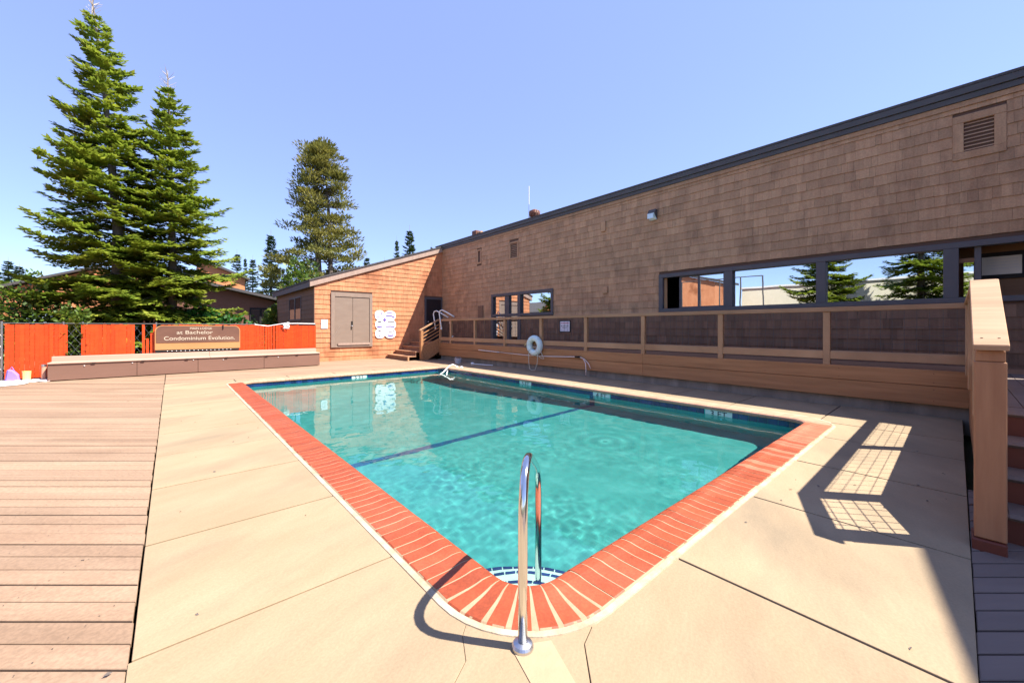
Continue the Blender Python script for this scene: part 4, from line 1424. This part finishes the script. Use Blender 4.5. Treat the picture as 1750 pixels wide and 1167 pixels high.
# seen only in the window panes: cream building and firs to the west
nb = thing('cream_building', (-22, 4, 0), 'low cream building west of the deck mirrored in the windows', 'building')
MB().box(-28, -20, -9, 14, -.3, 5.3).build('wall', cream_m, nb)
MB().box(-28.2, -19.9, -9.2, 14.2, 5.3, 5.45).build('roof', white_paint, nb)
for i in range(4): MB().box(-19.998, -19.95, -4 + i * 4, -2.6 + i * 4, 1.6, 2.8).build('window', sign_white, nb)
cs = thing('cedar_shed', (-16, 17, 0), 'orange cedar shed west of the deck mirrored in the slider', 'shed')
MB().ext([(-14, 14.2, -.3), (-14, 20, -.3), (-14, 20, 7.2), (-14, 14.2, 5.6)], (-5, 0, 0)).build('wall', cedar_sun, cs)
MB().ext([(-13.8, 14.0, 5.6), (-13.8, 20.2, 7.3), (-13.8, 20.2, 7.5), (-13.8, 14.0, 5.8)], (-5.4, 0, 0)).build('roof', roofing, cs)
MB().box(-13.998, -13.95, 16, 17, 1.5, 2.9).build('window', sign_white, cs)
wf = thing('mesh_fence', (-12.5, 5, 0), 'tall dark framed mesh fence west of the deck mirrored in windows', 'fence')
for i in range(7): MB().tube([(-12.4, 10 + i * 1.6, -.3), (-12.4, 10 + i * 1.6, 5.6)], .05, 6).build('post', fascia_dark, wf)
MB().tube([(-12.4, 10, 5.6), (-12.4, 19.6, 5.6)], .04, 6).build('top_rail', fascia_dark, wf)
copy_tree(fir2, (-15.5, 6.6, -.3), 1.0, 1.2, 'broad fir in front of the cream building mirrored in windows', 'firs west of the deck')
copy_tree(fir2, (-16, 1.6, -.3), 2.4, 1.3, 'second fir in front of the cream building mirrored in windows', 'firs west of the deck')

# small dark spruces on the skyline
proto = fir('spruce_tree', 'dark spruce, tallest left of the big pine', (11.0 * .8, 60 * .95, -.3), 17.5, 3.2, .8, 41, mat=needle_d, step=.2, lstep=.2, leaf=(.42, .07), whorl=.7, bare=False, group='dark spruces on the skyline', power=.9)


def at(u, dep):
    lat = (u - 875) / 665 * dep
    return (Fd[0] * dep + Rd[0] * lat, Fd[1] * dep + Rd[1] * lat)


def spruce_at(u, vtop, dep, lab):
    x_, y_ = at(u, dep)
    h = 1.5 + (560 - vtop) / 665 * dep + .3
    return (x_, y_, -.3), h / 17.5


p_, s_ = spruce_at(463, 389, 55, '')
proto.location = p_
proto.scale = (s_, s_, s_)
for u, v, dep, lab in ((405, 424, 70, 'small spruce on skyline above the brown house, leftmost of three'), (419, 433, 95, 'thin dark spruce in middle of three above brown house'), (432, 434, 70, 'pale green spruce above brown house, rightmost of three'),
                       (627, 431, 90, 'tiny spruce tip rising over pool house roof right of the pine'), (657, 437, 90, 'lowest spruce tip peeking over the pool house roof'), (678, 400, 75, 'thin spruce rising over the pool house roof beside a broader one'),
                       (700, 381, 70, 'broad dark spruce rising over the pool house roof'), (738, 412, 95, 'faint spruce tip where pool house meets the lodge roof'), (14, 436, 60, 'dark conifer at the far left edge'), (33, 446, 60, 'second conifer near far left edge beside the tallest fir')):
    p_, s_ = spruce_at(u, v, dep, lab)
    c_ = copy_tree(proto, p_, rnd.random() * 6, s_, lab, 'dark spruces on the skyline')
    if u in (419, 678, 738): c_.scale = (s_ * .55, s_ * .55, s_)
    if u in (14, 33): c_.scale = (s_ * 1.3, s_ * 1.3, s_)

# the big pine: ragged tiers of needle pads on two stems
px_, py_ = at(545, 46)
pine = thing('pine_tree', (px_, py_, -.3), 'big ragged old pine rising behind the pool house', 'tree')
rg = random.Random(5)
tr = MB()
Hp = 23.3
sxv = Vector((Rd[0], Rd[1], 0))
fxv = Vector((Fd[0], Fd[1], 0))
bp = Vector((px_, py_, -.3))
tr.tube([bp, bp + Vector((0, 0, 8)), bp - sxv * .4 + Vector((0, 0, 16)), bp - sxv * .2 + Vector((0, 0, Hp - 1))], [.42, .34, .2, .05], 10)
tr.tube([bp + sxv * 1.0, bp + sxv * 1.4 + Vector((0, 0, 8)), bp + sxv * 1.2 + Vector((0, 0, 15)), bp + sxv * .7 + Vector((0, 0, Hp - 2))], [.36, .28, .16, .05], 10)
PW = [(5.5, 5.9), (7, 6.0), (8.5, 5.2), (10, 4.2), (11.5, 3.4), (13, 3.5), (14.5, 3.0), (16, 3.0), (17.5, 2.6), (19, 2.4), (20.5, 2.1), (21.8, 1.6), (22.6, .9), (4.2, 5.8), (3, 5.4)]
Pq = []
limb = MB()
for zc, rr in PW:
    for k in range(17):
        az = rg.random() * 6.28
        L = rr * rg.uniform(.35, 1.08)
        st = bp + sxv * rg.choice((-.2, 1.0)) + Vector((0, 0, zc + rg.uniform(-.9, .5)))
        c_ = bp + sxv * (.45 + L * math.cos(az)) + fxv * L * math.sin(az) + Vector((0, 0, zc + rg.uniform(-.5, .6) + .12 * L))
        limb.tube([st, (st + c_) / 2 + Vector((0, 0, -.2)), c_], [.07, .045, .02], 5, caps=False)
        prx, prz = rg.uniform(.7, 1.4), rg.uniform(.3, .55)
        for _ in range(130):
            d_ = Vector((rg.gauss(0, 1), rg.gauss(0, 1), rg.gauss(0, 1))).normalized()
            r_ = rg.random() ** .45
            p = c_ + Vector((d_.x * prx * r_, d_.y * prx * r_, d_.z * prz * r_))
            Pq.append((p, Vector((d_.x, d_.y, abs(d_.z) * .8 + .3)), Vector((rg.gauss(0, .6), rg.gauss(0, .6), 1))))
np_obj('crown', leaf_quads(np.array([q[0] for q in Pq]), np.array([q[1] for q in Pq]), np.array([q[2] for q in Pq]),
                           np.array([rg.uniform(.28, .5) for _ in Pq]), np.array([rg.uniform(.05, .09) for _ in Pq])), None, needle_p, pine)
tr.build('trunk', bark, pine, smooth=True)
limb.build('branches', bark, pine, smooth=True, kind='stuff')


def shrub(name, label, loc, rx, ry, rz, n, seed, mat, leaf=(.13, .045), lumps=9, group=None):
    rg = random.Random(seed)
    o = thing(name, loc, label, 'shrub', group)
    b_ = Vector(loc)
    cs = [(Vector((rg.uniform(-.7, .7) * rx, rg.uniform(-.7, .7) * ry, rg.uniform(.35, .85) * rz)), rg.uniform(.35, .6)) for _ in range(lumps)]
    P_, D_, U_ = [], [], []
    for i in range(n):
        c_, s_ = rg.choice(cs)
        d_ = Vector((rg.gauss(0, 1), rg.gauss(0, 1), rg.gauss(0, 1))).normalized()
        r_ = s_ * rg.random() ** .35
        p = b_ + c_ + Vector((d_.x * rx * r_, d_.y * ry * r_, d_.z * rz * r_))
        P_.append(p)
        D_.append(d_ + Vector((rg.gauss(0, .5), rg.gauss(0, .5), rg.gauss(0, .4) - .1)))
        U_.append(Vector((rg.gauss(0, .7), rg.gauss(0, .7), 1)))
    np_obj('foliage', leaf_quads(np.array(P_), np.array(D_), np.array(U_), np.array([rg.uniform(.7, 1.3) * leaf[0] for _ in P_]), np.array([rg.uniform(.7, 1.3) * leaf[1] for _ in P_])), None, mat, o)
    mb = MB()
    for c_, s_ in cs: mb.tube([b_ + Vector((c_.x * .15, c_.y * .15, -.1)), b_ + c_ * .55 + Vector((0, 0, -.05)), b_ + c_], [.03, .02, .008], 5)
    mb.build('stems', bark, o)
    return o


shrub('leafy_shrub', 'yellow flowering shrub showing through the gap in orange slats', (-2.22, 17.85, -.3), .5, .28, 2.0, 1700, 3, leaf_m, (.12, .05))
shrub('leafy_shrub', 'broad yellow green shrub behind the fence at far left', (-4.4, 20.0, -.3), 1.9, 1.2, 2.9, 5200, 4, leaf_m)
shrub('leafy_shrub', 'low olive shrub under the tallest fir behind fence', (-2.6, 20.6, -.3), 1.7, 1.0, 2.7, 4200, 6, leaf_m)
shrub('leafy_shrub', 'bright green shrub right of the wooden sign behind fence', (1.6, 19.3, -.3), 1.5, .7, 2.25, 4200, 8, leaf_g, (.17, .07))
shrub('leafy_shrub', 'dark green shrub between the fir trunks', (.4, 20.4, -.3), 1.6, .8, 2.3, 3800, 9, leaf_g)
shrub('leafy_shrub', 'leafy green shrub between brown house and pool house', (5.2, 27.5, -.3), .9, 1.6, 3.0, 3800, 12, leaf_m, (.2, .08))
shrub('leafy_shrub', 'tall leafy shrub beside the pool house side wall', (8.3, 36, -.3), 1.8, 2.0, 6.0, 5000, 13, leaf_m, (.3, .11))
x_, y_ = at(8, 30)
shrub('leafy_shrub', 'yellow green treetop over the orange roof at far left', (x_, y_, 1.5), 2.2, 2.2, 3.4, 3600, 14, leaf_m, (.32, .12))
x_, y_ = at(60, 34)
shrub('leafy_shrub', 'olive treetop behind the low orange house at left', (x_, y_, .5), 2.2, 2.2, 4.2, 3600, 15, leaf_m, (.32, .12))

# far woods closing the horizon
wood = MB()
rg = random.Random(77)
Vq = []
for i in range(420):
    az = math.radians(rg.uniform(-45, 100))
    dd_ = rg.uniform(150, 260)
    cx, cy = math.sin(az) * dd_, math.cos(az) * dd_
    h = rg.uniform(8, 15)
    for _ in range(46):
        t = rg.random()
        a = rg.random() * 6.28
        rr = (1 - t) * h * .22
        Vq.append(((cx + rr * math.cos(a), cy + rr * math.sin(a), t * h), (math.cos(a), math.sin(a), -.25), (0, 0, 1)))
far = np_obj('far_woods', leaf_quads(np.array([q[0] for q in Vq]), np.array([q[1] for q in Vq]), np.array([q[2] for q in Vq]), np.full(len(Vq), 2.6), np.full(len(Vq), .9)), None, needle_d, None, 'stuff')

# ------------------------------------------------------------------ houses behind the fence
hb = thing('brown_house', (4, 36, 0), 'brown house with dark low roof and two-pane window behind the fence', 'house')
MB().box(-1.5, 6.9, 36, 44, -.3, 3.45).build('wall', house_brown, hb)
MB().ext([(-2.5, 35.2, 4.7), (1.2, 35.2, 4.75), (7.7, 35.2, 3.35), (7.7, 35.2, 3.55), (1.2, 35.2, 4.95), (-2.5, 35.2, 4.9)], (0, 9.5, 0)).build('roof', roofing, hb)
MB().ext([(-1.5, 36, 3.45), (6.9, 36, 3.45), (1.2, 36, 4.72), (-1.5, 36, 4.7)], (0, .2, 0)).build('gable', house_brown, hb)
wn_ = MB().box(4.55, 6.0, 35.95, 35.99, 1.55, 3.05).build('window', black_m, hb)
for p, q in ((4.65, 5.2), (5.36, 5.9)): MB().box(p, q, 35.93, 35.948, 1.7, 2.92).build('pane', pane_m, wn_)
MB().ext([(1.6, 39, 4.6), (4.6, 39, 4.2), (4.6, 39, 5.6), (2.0, 39, 6.6), (1.6, 39, 6.6)], (0, 4, 0)).build('upper_wall', house_orange, hb)
MB().ext([(1.2, 38.7, 6.95), (4.9, 38.7, 5.45), (4.9, 38.7, 5.62), (1.2, 38.7, 7.15)], (0, 4.6, 0)).build('upper_roof', roofing, hb)
ho = thing('orange_house', (-8, 34, 0), 'low orange cedar house with sloping roof half hidden behind the firs', 'house')
MB().ext([(-11.5, 34, -.3), (-3.0, 34, -.3), (-1.6, 34, 4.7), (-3.4, 34, 5.0), (-8.2, 34, 3.0), (-11.5, 34, 2.3)], (0, 6, 0)).build('wall', house_orange, ho)
MB().ext([(-12, 33.6, 2.35), (-8.2, 33.6, 3.1), (-3.3, 33.6, 5.1), (-3.3, 33.6, 5.22), (-8.3, 33.6, 3.22), (-12, 33.6, 2.47)], (0, 7, 0)).build('roof', roofing, ho)
wn_ = MB().box(-6.2, -5.0, 33.95, 33.99, 1.2, 2.4).build('window', black_m, ho)
MB().box(-6.1, -5.1, 33.93, 33.948, 1.3, 2.3).build('pane', pane_m, wn_)
ho2 = thing('orange_house', (-13, 30, 0), 'orange house wall with a pale eave at far left edge', 'house')
MB().ext([(-16, 31, -.3), (-8.6, 31, -.3), (-8.6, 31, 3.2), (-10.0, 31, 4.3), (-16, 31, 4.9)], (0, 5, 0)).build('wall', house_orange, ho2)
MB().ext([(-16.5, 30.6, 4.95), (-9.8, 30.6, 4.35), (-8.3, 30.6, 3.15), (-8.3, 30.6, 3.3), (-9.8, 30.6, 4.5), (-16.5, 30.6, 5.1)], (0, 6, 0)).build('roof', roofing, ho2)
MB().box(-9.9, -8.55, 30.9, 30.99, 2.3, 2.7).build('eave_board', fascia_tan, ho2)
